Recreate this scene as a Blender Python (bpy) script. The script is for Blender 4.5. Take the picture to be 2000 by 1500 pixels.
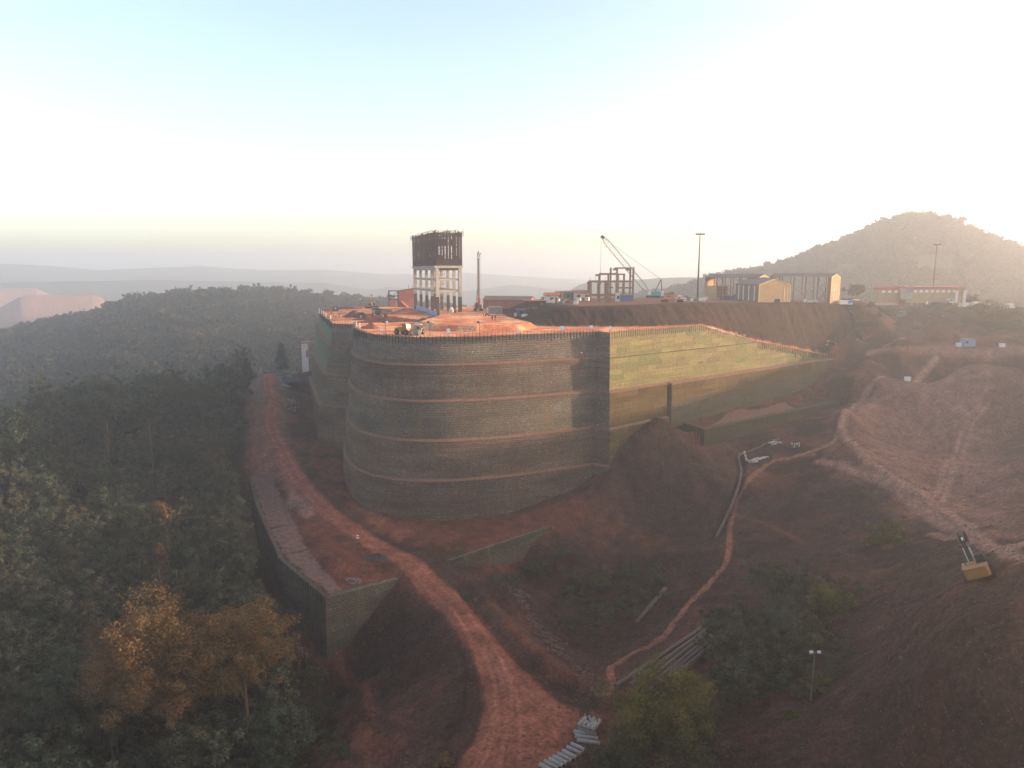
import bpy, bmesh, math, random
import numpy as np
from mathutils import Vector, Matrix
random.seed(7); RNG = np.random.default_rng(11)
PI = math.pi
sc = bpy.context.scene
for _o in list(bpy.data.objects): bpy.data.objects.remove(_o, do_unlink=True)
C = sc.collection

# ---------------------------------------------------------------- camera, sky, sun, exposure
F_PX, PITCH, CAM_Z = 1389.0, math.radians(9.0), 17.0
cam_data = bpy.data.cameras.new('camera'); cam = bpy.data.objects.new('camera', cam_data); C.objects.link(cam)
cam_data.sensor_width = 36.0; cam_data.lens = 36.0 * F_PX / 2000.0
cam_data.clip_start = 0.5; cam_data.clip_end = 20000
cam.location = (0, 0, CAM_Z); cam.rotation_euler = (PI / 2 - PITCH, 0, 0)
sc.camera = cam

SUN_AZ, SUN_EL = math.radians(89.0), math.radians(11.0)      # azimuth measured from +Y towards +X
world = bpy.data.worlds.new('World'); sc.world = world; world.use_nodes = True
wn = world.node_tree.nodes; wl = world.node_tree.links
for n in list(wn): wn.remove(n)
sky = wn.new('ShaderNodeTexSky'); sky.sky_type = 'NISHITA'; sky.sun_disc = False
sky.sun_elevation = SUN_EL; sky.sun_rotation = SUN_AZ
sky.air_density = 1.1; sky.dust_density = 10.0; sky.ozone_density = 0.2; sky.altitude = 2000
bg = wn.new('ShaderNodeBackground'); bg.inputs['Strength'].default_value = 0.15
wo = wn.new('ShaderNodeOutputWorld')
wl.new(sky.outputs[0], bg.inputs[0]); wl.new(bg.outputs[0], wo.inputs[0])

sun_data = bpy.data.lights.new('sun', 'SUN'); sun = bpy.data.objects.new('sun', sun_data); C.objects.link(sun)
sun_data.energy = 3.3; sun_data.angle = math.radians(0.6); sun_data.color = (1.0, 0.72, 0.47)
sun_dir = Vector((math.cos(SUN_EL) * math.sin(SUN_AZ), math.cos(SUN_EL) * math.cos(SUN_AZ), math.sin(SUN_EL)))
sun.rotation_euler = sun_dir.to_track_quat('Z', 'Y').to_euler()
sun.location = (300, -40, 120)

vs = sc.view_settings
vs.view_transform = 'Standard'; vs.look = 'None'; vs.gamma = 1.0; vs.exposure = 1.66
vs.use_curve_mapping = False
sc.cycles.max_bounces = 5; sc.cycles.diffuse_bounces = 2; sc.cycles.glossy_bounces = 2
sc.cycles.transparent_max_bounces = 6; sc.cycles.volume_bounces = 1
sc.cycles.use_denoising = True

# ---------------------------------------------------------------- maths helpers
SP, CP = math.sin(PITCH), math.cos(PITCH)
def ray(px, py):
    a = (px - 1000) / F_PX; b = (750 - py) / F_PX
    return np.array([a, CP + b * SP, b * CP - SP])
def at_z(px, py, z):
    r = ray(px, py); d = (z - CAM_Z) / r[2]
    return Vector((r[0] * d, r[1] * d, z))
def at_d(px, py, d):
    r = ray(px, py); return Vector((r[0] * d, r[1] * d, CAM_Z + r[2] * d))
def sstep(a, b, x):
    t = np.clip((x - a) / (b - a), 0, 1); return t * t * (3 - 2 * t)
def _h(ix, iy, seed):
    n = (ix * 374761393 + iy * 668265263 + seed * 982451653) & 0xffffffff
    n = ((n ^ (n >> 13)) * 1274126177) & 0xffffffff
    return ((n ^ (n >> 16)) & 0xffffff) / float(0xffffff)
def vnoise(x, y, seed=0):
    x = np.asarray(x, float); y = np.asarray(y, float)
    ix = np.floor(x).astype(np.int64); iy = np.floor(y).astype(np.int64)
    fx = x - ix; fy = y - iy; fx = fx * fx * (3 - 2 * fx); fy = fy * fy * (3 - 2 * fy)
    a = _h(ix, iy, seed); b = _h(ix + 1, iy, seed); c = _h(ix, iy + 1, seed); d = _h(ix + 1, iy + 1, seed)
    return (a + (b - a) * fx) * (1 - fy) + (c + (d - c) * fx) * fy
def fbm(x, y, seed=0, oct=4):
    s = 0; a = 0.5
    for k in range(oct):
        s = s + a * (vnoise(x, y, seed + k) - 0.5); x = np.asarray(x) * 2.03 + 3.1; y = np.asarray(y) * 2.03 + 1.7; a *= 0.5
    return s
def poly_dist(x, y, pts, cap=40.0):
    """distance to a polyline (within cap, else 1e3) and the parameter 0..1 along it"""
    x = np.asarray(x, float); y = np.asarray(y, float); shp = x.shape; x = x.ravel(); y = y.ravel()
    best = np.full(x.shape, 1e3); par = np.zeros(x.shape); n = len(pts) - 1; q = np.array([(p[0], p[1]) for p in pts])
    idx = np.nonzero((x > q[:, 0].min() - cap) & (x < q[:, 0].max() + cap) & (y > q[:, 1].min() - cap) & (y < q[:, 1].max() + cap))[0]
    X = x[idx]; Y = y[idx]; B = best[idx]; A = par[idx]
    for g in range(0, n, 6):                       # six segments at a time, only the points near them
        e = min(n, g + 6); qq = q[g:e + 1]
        k = np.nonzero((X > qq[:, 0].min() - cap) & (X < qq[:, 0].max() + cap) & (Y > qq[:, 1].min() - cap) & (Y < qq[:, 1].max() + cap))[0]
        if not len(k): continue
        xk = X[k]; yk = Y[k]; bk = B[k]; ak = A[k]
        for i in range(g, e):
            ax, ay = q[i]; dx, dy = q[i + 1] - q[i]; l2 = dx * dx + dy * dy + 1e-9
            t = np.clip(((xk - ax) * dx + (yk - ay) * dy) / l2, 0, 1)
            d = np.hypot(xk - ax - t * dx, yk - ay - t * dy)
            m = d < bk; bk = np.where(m, d, bk); ak = np.where(m, (i + t) / n, ak)
        B[k] = bk; A[k] = ak
    best[idx] = B; par[idx] = A
    return best.reshape(shp), par.reshape(shp)
def in_poly(x, y, poly):
    x = np.asarray(x); y = np.asarray(y); c = np.zeros(x.shape, bool); n = len(poly)
    for i in range(n):
        x0, y0 = poly[i][0], poly[i][1]; x1, y1 = poly[(i + 1) % n][0], poly[(i + 1) % n][1]
        if y0 == y1: continue
        c ^= ((y0 > y) != (y1 > y)) & (x < (x1 - x0) * (y - y0) / (y1 - y0) + x0)
    return c
def resample(pts, step):
    pts = np.asarray(pts, float); seg = np.hypot(*(pts[1:, :2] - pts[:-1, :2]).T); s = np.r_[0, np.cumsum(seg)]
    n = max(2, int(round(s[-1] / step)) + 1); t = np.linspace(0, s[-1], n)
    return np.stack([np.interp(t, s, pts[:, k]) for k in range(pts.shape[1])], 1)
def smooth_line(pts, step, it=2):
    """Chaikin corner cutting, ends kept"""
    p = np.asarray(pts, float)
    for _ in range(it):
        q = [p[0]]
        for i in range(len(p) - 1):
            q.append(p[i] * .75 + p[i + 1] * .25); q.append(p[i] * .25 + p[i + 1] * .75)
        q.append(p[-1]); p = np.array(q)
    return resample(p, step)

# ---------------------------------------------------------------- mesh and object helpers
class MB:
    """collects shapes into one mesh"""
    def __init__(s): s.v = []; s.f = []; s.sm = []
    def add(s, v, f, smooth=False):
        o = len(s.v); s.v += [tuple(p) for p in v]; s.f += [tuple(i + o for i in q) for q in f]; s.sm += [smooth] * len(f); return s
    def box(s, c, size, rz=0, rx=0, ry=0, taper=1.0):
        hx, hy, hz = size[0] / 2, size[1] / 2, size[2] / 2
        v = [Vector((x * hx * (taper if z > 0 else 1), y * hy * (taper if z > 0 else 1), z * hz)) for z in (-1, 1) for y in (-1, 1) for x in (-1, 1)]
        M = Matrix.Rotation(rz, 3, 'Z') @ Matrix.Rotation(ry, 3, 'Y') @ Matrix.Rotation(rx, 3, 'X'); c = Vector(c)
        return s.add([M @ p + c for p in v], [(0, 2, 3, 1), (4, 5, 7, 6), (0, 1, 5, 4), (2, 6, 7, 3), (0, 4, 6, 2), (1, 3, 7, 5)])
    def beam(s, a, b, w, h=None, up=(0, 0, 1)):
        h = h or w; a = Vector(a); b = Vector(b); d = (b - a).normalized(); u = Vector(up)
        if abs(d.dot(u)) > 0.98: u = Vector((0, 1, 0))
        x = d.cross(u).normalized() * (w / 2); y = x.cross(d).normalized() * (h / 2)
        v = [p + i * x + j * y for p in (a, b) for j in (-1, 1) for i in (-1, 1)]
        return s.add(v, [(0, 2, 3, 1), (4, 5, 7, 6), (0, 1, 5, 4), (2, 6, 7, 3), (0, 4, 6, 2), (1, 3, 7, 5)])
    def cyl(s, a, b, r0, r1=None, n=10, caps=True):
        r1 = r0 if r1 is None else r1; a = Vector(a); b = Vector(b); d = (b - a).normalized()
        u = Vector((0, 0, 1)) if abs(d.z) < 0.95 else Vector((1, 0, 0))
        x = d.cross(u).normalized(); y = x.cross(d)
        v = []
        for p, r in ((a, r0), (b, r1)):
            for k in range(n):
                t = 2 * PI * k / n; v.append(p + x * (r * math.cos(t)) + y * (r * math.sin(t)))
        f = [(k, (k + 1) % n, n + (k + 1) % n, n + k) for k in range(n)]
        s.add(v, f, True)
        if caps: s.add(v[:n], [tuple(range(n - 1, -1, -1))]); s.add(v[n:], [tuple(range(n))])
        return s
    def tube(s, path, r, n=8, hollow=0):
        path = [Vector(p) for p in path]; rs = r if hasattr(r, '__len__') else [r] * len(path)
        v = []; 
        for i, p in enumerate(path):
            d = (path[min(i + 1, len(path) - 1)] - path[max(i - 1, 0)]).normalized()
            u = Vector((0, 0, 1)) if abs(d.z) < 0.9 else Vector((1, 0, 0))
            x = d.cross(u).normalized(); y = x.cross(d)
            for k in range(n):
                t = 2 * PI * k / n; v.append(p + x * (rs[i] * math.cos(t)) + y * (rs[i] * math.sin(t)))
        f = [(i * n + k, i * n + (k + 1) % n, (i + 1) * n + (k + 1) % n, (i + 1) * n + k) for i in range(len(path) - 1) for k in range(n)]
        s.add(v, f, True)
        s.add(v[:n], [tuple(range(n - 1, -1, -1))]); s.add(v[-n:], [tuple(range(n))]); return s
    def pipe(s, a, b, r, th, n=12):
        """open hollow pipe"""
        a = Vector(a); b = Vector(b); d = (b - a).normalized(); u = Vector((0, 0, 1)) if abs(d.z) < 0.9 else Vector((1, 0, 0))
        x = d.cross(u).normalized(); y = x.cross(d); v = []
        for p, q in ((a, r), (b, r), (b, r - th), (a, r - th)):
            for k in range(n):
                t = 2 * PI * k / n; v.append(p + x * (q * math.cos(t)) + y * (q * math.sin(t)))
        f = [(j * n + k, j * n + (k + 1) % n, ((j + 1) % 4) * n + (k + 1) % n, ((j + 1) % 4) * n + k) for j in range(4) for k in range(n)]
        return s.add(v, f, True)
    def prism(s, poly, h0, h1, axis='y'):
        """polygon (2-D) pushed along an axis from h0 to h1"""
        def P(p, h): return {'y': (p[0], h, p[1]), 'x': (h, p[0], p[1]), 'z': (p[0], p[1], h)}[axis]
        n = len(poly); v = [P(p, h0) for p in poly] + [P(p, h1) for p in poly]
        f = [tuple(range(n)), tuple(range(2 * n - 1, n - 1, -1))] + [(k, n + k, n + (k + 1) % n, (k + 1) % n) for k in range(n)]
        return s.add(v, f)
    def ball(s, c, r, n=8, m=6, sq=(1, 1, 1)):
        c = Vector(c); v = [c + Vector((0, 0, r * sq[2]))]
        for i in range(1, m):
            a = PI * i / m
            for k in range(n):
                t = 2 * PI * k / n
                v.append(c + Vector((r * sq[0] * math.sin(a) * math.cos(t), r * sq[1] * math.sin(a) * math.sin(t), r * sq[2] * math.cos(a))))
        v.append(c - Vector((0, 0, r * sq[2]))); e = len(v) - 1
        f = [(0, 1 + k, 1 + (k + 1) % n) for k in range(n)]
        for i in range(m - 2):
            f += [(1 + i * n + k, 1 + (i + 1) * n + k, 1 + (i + 1) * n + (k + 1) % n, 1 + i * n + (k + 1) % n) for k in range(n)]
        f += [(e, 1 + (m - 2) * n + (k + 1) % n, 1 + (m - 2) * n + k) for k in range(n)]
        return s.add(v, f, True)
    def mesh(s, name):
        me = bpy.data.meshes.new(name); me.from_pydata(s.v, [], s.f)
        if any(s.sm): me.polygons.foreach_set('use_smooth', s.sm)
        me.update(); return me
    def build(s, name, mat, parent=None, loc=None, rz=0):
        me = s.mesh(name); me.materials.append(mat)
        return link(name, me, parent, loc, rz)
def link(name, me, parent=None, loc=None, rz=0):
    o = bpy.data.objects.new(name, me); C.objects.link(o)
    if loc is not None: o.location = loc
    if rz: o.rotation_euler.z = rz
    if parent is not None: o.parent = parent
    return o
def np_mesh(name, verts, quads, mat, smooth=True):
    me = bpy.data.meshes.new(name); verts = np.ascontiguousarray(verts, np.float32); quads = np.ascontiguousarray(quads, np.int32)
    k = quads.shape[1]
    me.vertices.add(len(verts)); me.vertices.foreach_set('co', verts.ravel())
    me.loops.add(quads.size); me.loops.foreach_set('vertex_index', quads.ravel())
    me.polygons.add(len(quads)); me.polygons.foreach_set('loop_start', np.arange(0, quads.size, k, dtype=np.int32))
    if smooth: me.polygons.foreach_set('use_smooth', np.ones(len(quads), bool))
    me.update(calc_edges=True)
    if mat: me.materials.append(mat)
    return me
def col_attr(me, name, rgb):
    a = me.color_attributes.new(name, 'FLOAT_COLOR', 'POINT')
    c = np.ones((len(rgb), 4), np.float32); c[:, :3] = rgb; a.data.foreach_set('color', c.ravel())
def tag(o, label=None, cat=None, group=None, kind=None):
    if label: o['label'] = label
    if cat: o['category'] = cat
    if group: o['group'] = group
    if kind: o['kind'] = kind
    return o
def thing(name, label, cat, loc=(0, 0, 0), rz=0, group=None):
    o = bpy.data.objects.new(name, None); C.objects.link(o); o.empty_display_size = 0.3
    o.location = loc; o.rotation_euler = (0, 0, rz); return tag(o, label, cat, group, 'thing')
def copy_tree(o, parent=None):
    c = o.copy(); C.objects.link(c); c.parent = parent
    for ch in list(o.children): copy_tree(ch, c)
    return c

# ---------------------------------------------------------------- materials
def lin(r, g, b):
    f = lambda u: (u / 255 / 12.92) if u <= 10.3 else ((u / 255 + 0.055) / 1.055) ** 2.4
    return (f(r), f(g), f(b), 1)
class NT:
    def __init__(s, name):
        s.m = bpy.data.materials.new(name); s.m.use_nodes = True; s.t = s.m.node_tree; s.n = s.t.nodes
        s.b = s.n['Principled BSDF']; s.b.inputs['Roughness'].default_value = 0.9
        s.b.inputs['Specular IOR Level'].default_value = 0.05
    def new(s, t, **k):
        n = s.n.new(t)
        for a, b in k.items(): setattr(n, a, b)
        return n
    def ln(s, a, b): s.t.links.new(a, b)
    def coord(s, kind='Object', scale=(1, 1, 1)):
        c = s.new('ShaderNodeTexCoord'); m = s.new('ShaderNodeMapping'); m.inputs['Scale'].default_value = scale
        s.ln(c.outputs[kind], m.inputs['Vector']); return m.outputs[0]
    def pos(s, scale=(1, 1, 1)):
        g = s.new('ShaderNodeNewGeometry'); m = s.new('ShaderNodeMapping'); m.inputs['Scale'].default_value = scale
        s.ln(g.outputs['Position'], m.inputs['Vector']); return m.outputs[0]
    def noise(s, vec, scale, detail=4, rough=0.6):
        n = s.new('ShaderNodeTexNoise'); n.inputs['Scale'].default_value = scale; n.inputs['Detail'].default_value = detail
        n.inputs['Roughness'].default_value = rough; s.ln(vec, n.inputs['Vector']); return n.outputs['Fac']
    def ramp(s, fac, stops):
        r = s.new('ShaderNodeValToRGB'); e = r.color_ramp.elements
        while len(e) < len(stops): e.new(0.5)
        for q, (p, c) in zip(e, stops): q.position = p; q.color = c if len(c) == 4 else (*c, 1)
        s.ln(fac, r.inputs[0]); return r.outputs[0]
    def math(s, op, a, b=None, c=None):
        n = s.new('ShaderNodeMath', operation=op)
        for i, v in enumerate((a, b, c)):
            if v is None: continue
            if isinstance(v, (int, float)): n.inputs[i].default_value = v
            else: s.ln(v, n.inputs[i])
        return n.outputs[0]
    def mix(s, mode, fac, a, b):
        n = s.new('ShaderNodeMix', data_type='RGBA', blend_type=mode)
        for i, v in ((0, fac), (6, a), (7, b)):
            if isinstance(v, (int, float)): n.inputs[i].default_value = v
            elif isinstance(v, tuple): n.inputs[i].default_value = v if len(v) == 4 else (*v, 1)
            else: s.ln(v, n.inputs[i])
        return n.outputs[2]
    def bump(s, h, strength=0.5, dist=0.1):
        b = s.new('ShaderNodeBump'); b.inputs['Strength'].default_value = strength; b.inputs['Distance'].default_value = dist
        s.ln(h, b.inputs['Height']); s.ln(b.outputs[0], s.b.inputs['Normal'])
    def out(s, col): s.ln(col, s.b.inputs['Base Color']); return s.m
MATS = {}
def paint(name, rgb, rough=0.6, metal=0.0, var=0.25, scale=1.5, dust=0.25):
    """painted or plain surface with uneven tone and a little red dust"""
    if name in MATS: return MATS[name]
    t = NT(name); p = t.pos(); n = t.noise(p, scale, 5)
    c = lin(*rgb); d = tuple(min(1, u * (1 - var)) for u in c[:3]); e = tuple(min(1, u * (1 + var)) for u in c[:3])
    col = t.ramp(n, [(0.3, d), (0.7, e)])
    if dust: col = t.mix('MIX', t.ramp(t.noise(p, scale * 2.3, 3), [(0.45, (0, 0, 0)), (0.75, (dust, dust, dust))]), col, (0.20, 0.09, 0.06))
    t.b.inputs['Specular IOR Level'].default_value = 0.3 if rough < 0.85 else 0.05; t.b.inputs['Roughness'].default_value = rough; t.b.inputs['Metallic'].default_value = metal
    MATS[name] = t.out(col); return MATS[name]
# ---------------------------------------------------------------- terrain heights
TIER_Z = [0.0, -7.2, -16.5, -26.6, -36.8, -50.0]
TIER_OFF = [0.0, 1.9, 3.8, 5.7, 7.6]          # how far each tier's top edge stands out from the rim
# rim of the platform in plan, from the back corner round to the end of the green wall, with the share of TIER_OFF each vertex takes
LEFT_BLOCK = [(-62, 356), (-90, 334), (-77.5, 289), (-59.2, 234.8)]
LEFT_FRONT = [(-59.2, 234.8), (-50.2, 229.5)]
CURVE = [(-50.2, 229.5), (-48.9, 219), (-45.2, 207), (-40.0, 196.5), (-33.5, 189.6), (-26.5, 186.1), (-19.5, 185.2), (-6.8, 188.0), (7.0, 194.2), (18, 199.7), (24.8, 203.1)]
BUTTRESS = [(24.8, 203.1), (27.4, 198.9)]
GREEN = [(27.4, 198.9), (43, 211.2), (59.5, 224), (78.3, 239.8), (112, 267), (126, 277), (142, 284)]
CURVE_S = smooth_line(CURVE, 0.9, 2)
RIM = [tuple(p) for p in LEFT_BLOCK] + [tuple(p) for p in CURVE_S] + [(27.4, 198.9)] + GREEN[1:]

# ground seen through pixels (px, py) lying at height z
LP = [ # road and its sides
 (540,722,-24),(505,735,-24.5),(485,750,-25.5),(500,790,-30),(525,800,-31),(500,850,-36),(555,870,-38),(520,890,-39),(600,950,-43.5),(560,960,-44.5),
 (660,1010,-46),(630,1040,-46.5),(700,1045,-47),(850,1140,-48.5),(950,1300,-49),(1000,1500,-48),(1100,1430,-48.2),(900,1230,-49),
 (490,935,-45),(560,1090,-47),(640,1166,-47.5),(775,1130,-48),(700,1090,-47.3),(620,985,-45),(650,930,-43),(700,985,-45.6),
 (640,1284,-60),(665,1265,-59),(690,1235,-56.5),(730,1180,-52),(762,1142,-49.2),(700,1350,-60),(750,1280,-58),(800,1210,-53),(845,1200,-50.3),(900,1290,-50.2),(830,1330,-54.5),(720,1370,-58.5),(740,1400,-56),
 (850,1450,-51),(890,1490,-49.2),(700,1500,-54),(800,1380,-54.5),(600,1480,-62),(560,1360,-63),
 # foot of the big wall
 (850,1018,-47),(760,1000,-46.4),(690,950,-44),(662,900,-41),(625,893,-40.5),(590,893,-40),(575,830,-36),(574,760,-29),(1000,1000,-46.5),(1060,975,-44.5),(1150,945,-41.5),(1195,930,-38.8),
 (950,1050,-48),(1050,1030,-47.5),(1180,985,-44.5),
 # soil cone below the buttress and low wall
 (1305,820,-25.7),(1250,860,-30),(1300,900,-35),(1350,858,-31),(1400,905,-37),(1280,1000,-45.5),(1400,1000,-44),(1230,950,-40.5),(1340,950,-40),
 (1400,815,-27.5),(1470,795,-27),(1550,772,-26),(1640,745,-21.5),(1660,770,-24.5),(1690,690,-14.5),(1640,712,-18.5),(1450,880,-35.5),(1505,872,-35),(1420,866,-34.8),(1550,835,-32.5),(1620,810,-30),
 # basin
 (1000,1120,-54.5),(1110,1200,-55.5),(1100,1060,-49),(1250,1050,-48.5),(1300,1150,-50.5),(1250,1230,-51.5),(1180,1300,-50.5),(1000,1200,-49.3),(1100,1300,-48.4),(1200,1345,-47.5),(1050,1250,-49),(950,1110,-49.4),
 (1130,1260,-54),(1040,1150,-55.5),
 # right slopes
 (1550,930,-38),(1450,1000,-43),(1400,1080,-46),(1430,920,-37),(1550,1050,-41.5),(1700,1000,-36),(1850,1060,-31),(1915,1130,-21),(1990,1080,-20.5),(1750,1250,-31),(1900,1300,-22),(1700,1400,-33),(1980,1480,-18),
 (1600,1490,-36),(1400,1480,-44),(1590,1370,-38),(1650,1130,-38.5),(1500,1200,-43),(1400,1250,-46),(1200,1350,-48),(1150,1400,-48),(1300,1480,-46.5),(1300,1330,-47.5),(1330,1180,-48),
 # pit
 (1800,850,-35),(1900,820,-35),(1960,870,-35.5),(1720,860,-34.5),(1850,960,-34.5),(1650,812,-28),(1675,880,-30.5),(1740,940,-32),(1990,905,-27),(1995,960,-30),(1930,990,-32.5),(1990,800,-33),
 (1720,720,-18.5),(1670,775,-26),(1760,740,-20),(1820,760,-24),(1900,745,-21),(1990,740,-19),(1780,780,-29),(1900,780,-29),(1750,683,-12.5),(1850,680,-12),(1980,682,-12),(1700,700,-15),
 # terrace and plateau on the right
 (1840,640,-4.5),(1780,665,-10.5),(1900,662,-10),(1600,600,3),(1640,612,0.5),(1660,640,-6),(1690,672,-12),(1700,600,1.5),(1720,628,-5),(1800,592,2),(1800,615,-2.5),(1880,600,1),(1950,597,1.2),(1930,625,-4),(1990,640,-6),
]
LXY = [ # plain plan points (x, y, z)
 (64,219,-29),(52,226,-28),(80,234,-28.5),(70,242,-28),(100,250,-27),(90,258,-26),(118,264,-23),(108,272,-22),(132,272,-20),(30,212,-38),(0,205,-46),(-35,205,-45),(0,250,-40),(-40,250,-40),(0,330,-14),(60,340,-12),(115,345,-2),(180,350,2.5),(240,350,1.5),(0,430,-35),(80,430,-30),(160,430,-8),(260,430,-3),(-30,420,-30),(-60,430,-40),(-64,380,-35),(40,300,-15),(146,300,2.6),(146,320,2.6),(150,290,-3),(143,286,-9),
 (-100,330,-26),(-112,300,-25.5),(-120,350,-36),(-125,255,-32.5),(-118,230,-38),(-150,300,-50),(-145,197,-38.5),(-130,160,-50),(-105,145,-57),(-120,190,-47),(-100,200,-51),(-86,180,-56),(-100,240,-42),(-104,270,-34),(-190,200,-48),(-200,300,-62),(-180,140,-50),
 (-72,160,-58.5),(-60,135,-61),(-80,120,-61),(-70,90,-62),(-45,80,-61),(-110,90,-60),(-60,60,-60),(0,60,-50),(0,20,-47),(40,60,-38),(30,30,-30),(-60,0,-58),(-150,60,-56),(-150,0,-55),(0,-50,-46),(-28,100,-56),
 (100,60,-13),(60,45,-20),(120,100,-14),(150,110,-13),(180,90,-1),(140,140,-22),(230,100,12),(280,100,27),(350,100,31),(280,0,27),(250,180,10),(330,200,34),(330,150,44),(330,125,37),(380,320,32),(220,40,8),(150,30,-9),(100,0,-14),(190,160,-17),(205,205,-20),(240,240,-8),(300,290,21),(220,300,-6),(400,250,36),(400,50,30),(60,0,-22),(230,-40,16)]  # unseen ridge past the right frame edge, heights shaped to shade the lower ground
_pts = [tuple(at_z(*p)) for p in LP] + LXY
_P = np.array(_pts)
def _U(r2): return np.where(r2 > 1e-9, 0.5 * r2 * np.log(np.maximum(r2, 1e-9)), 0.0)
_S = 100.0
_n = len(_P); _x = _P[:, 0] / _S; _y = _P[:, 1] / _S
_K = _U((_x[:, None] - _x[None]) ** 2 + (_y[:, None] - _y[None]) ** 2) + np.eye(_n) * 2e-4
_A = np.zeros((_n + 3, _n + 3)); _A[:_n, :_n] = _K; _A[:_n, _n] = 1; _A[:_n, _n + 1] = _x; _A[:_n, _n + 2] = _y
_A[_n, :_n] = 1; _A[_n + 1, :_n] = _x; _A[_n + 2, :_n] = _y
_W = np.linalg.solve(_A, np.r_[_P[:, 2], 0, 0, 0])
GX0, GY0, GST = -260.0, -80.0, 1.25
_gx = np.arange(GX0, 440, GST); _gy = np.arange(GY0, 480, GST)
def _tps(x, y):
    o = np.empty(x.size); xs = x.ravel() / _S; ys = y.ravel() / _S
    for i in range(0, x.size, 20000):
        a = xs[i:i + 20000, None]; b = ys[i:i + 20000, None]
        o[i:i + 20000] = _U((a - _x[None]) ** 2 + (b - _y[None]) ** 2) @ _W[:_n] + _W[_n] + a[:, 0] * _W[_n + 1] + b[:, 0] * _W[_n + 2]
    return o.reshape(x.shape)
_GXX, _GYY = np.meshgrid(_gx, _gy)
_GZ = np.clip(_tps(_GXX, _GYY), -70, 34)
_SL = np.hypot(*np.gradient(_GZ, GST))
def low_z(x, y):
    fx = np.clip((x - GX0) / GST, 0, len(_gx) - 1.001); fy = np.clip((y - GY0) / GST, 0, len(_gy) - 1.001)
    ix = fx.astype(int); iy = fy.astype(int); fx = fx - ix; fy = fy - iy
    return (_GZ[iy, ix] * (1 - fx) + _GZ[iy, ix + 1] * fx) * (1 - fy) + (_GZ[iy + 1, ix] * (1 - fx) + _GZ[iy + 1, ix + 1] * fx) * fy
def _prof(az, a): # a: list of (px, value)
    xs = np.degrees(np.arctan((np.array([q[0] for q in a]) - 1000) / F_PX)); return np.interp(az, xs, [q[1] for q in a])
def crest(py, r): return CAM_Z + ((750 - py) / F_PX * CP - SP) / (CP + (750 - py) / F_PX * SP) * r
def far_z(x, y):
    r = np.hypot(x, y); az = np.degrees(np.arctan2(x, y))
    base = -62 - 45 * sstep(900, 1600, r)
    wob = 14 * fbm(x / 160, y / 160, 5) + 5 * fbm(x / 40, y / 40, 9)
    z = base + wob * sstep(420, 700, r)
    def ridge(z, prof, r0, s_in, s_out, tree):
        c = _prof(az, [(p, crest(q, r0) - tree) for p, q in prof]) + 3.0 * fbm(az * 0.6, r / 300, 21)
        w = np.where(r < r0, np.exp(-((r - r0) / s_in) ** 2), np.exp(-((r - r0) / s_out) ** 2))
        return np.maximum(z, base + (c - base) * w)
    z = ridge(z, [(-900, 680), (0, 626), (60, 618), (120, 608), (190, 594), (240, 578), (410, 560), (520, 561), (620, 570), (750, 582), (900, 600), (1000, 615), (1300, 640)], 780, 300, 200, 9)
    z = ridge(z, [(900, 690), (1000, 620), (1300, 560), (1400, 532), (1500, 516), (1600, 482), (1700, 445), (1760, 430), (1830, 436), (1900, 464), (2000, 494), (2400, 560), (3500, 620)], 940, 330, 260, 8)
    z = ridge(z, [(800, 680), (1050, 640), (1105, 572), (1130, 556), (1155, 549), (1240, 546), (1330, 541), (1420, 541), (1560, 560), (1800, 640)], 1500, 160, 300, 0)
    z = ridge(z, [(-400, 556), (0, 556), (78, 557), (100, 566), (125, 590), (300, 650)], 1850, 140, 200, 0)
    z = ridge(z, [(-200, 620), (0, 590), (45, 571), (60, 569), (185, 568), (205, 575), (235, 605), (400, 660)], 1450, 120, 160, 0)
    z = ridge(z, [(-2000, 500), (-300, 512), (0, 517), (110, 521), (200, 528), (330, 523), (400, 521), (520, 528), (640, 527), (760, 536), (900, 532), (1100, 545), (1300, 552), (1600, 540), (2400, 520)], 3600, 900, 800, 0)
    z = ridge(z, [(-2000, 545), (0, 548), (300, 545), (640, 552), (720, 566), (760, 560), (900, 570), (1000, 556), (1100, 566), (2000, 570)], 2300, 300, 300, 0)
    pl = sstep(520, 400, r) * sstep(20, 25, az) * sstep(75, 50, az)
    return z * (1 - pl) + np.maximum(z, 1 + 2 * fbm(x / 60, y / 60, 3)) * pl
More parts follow.
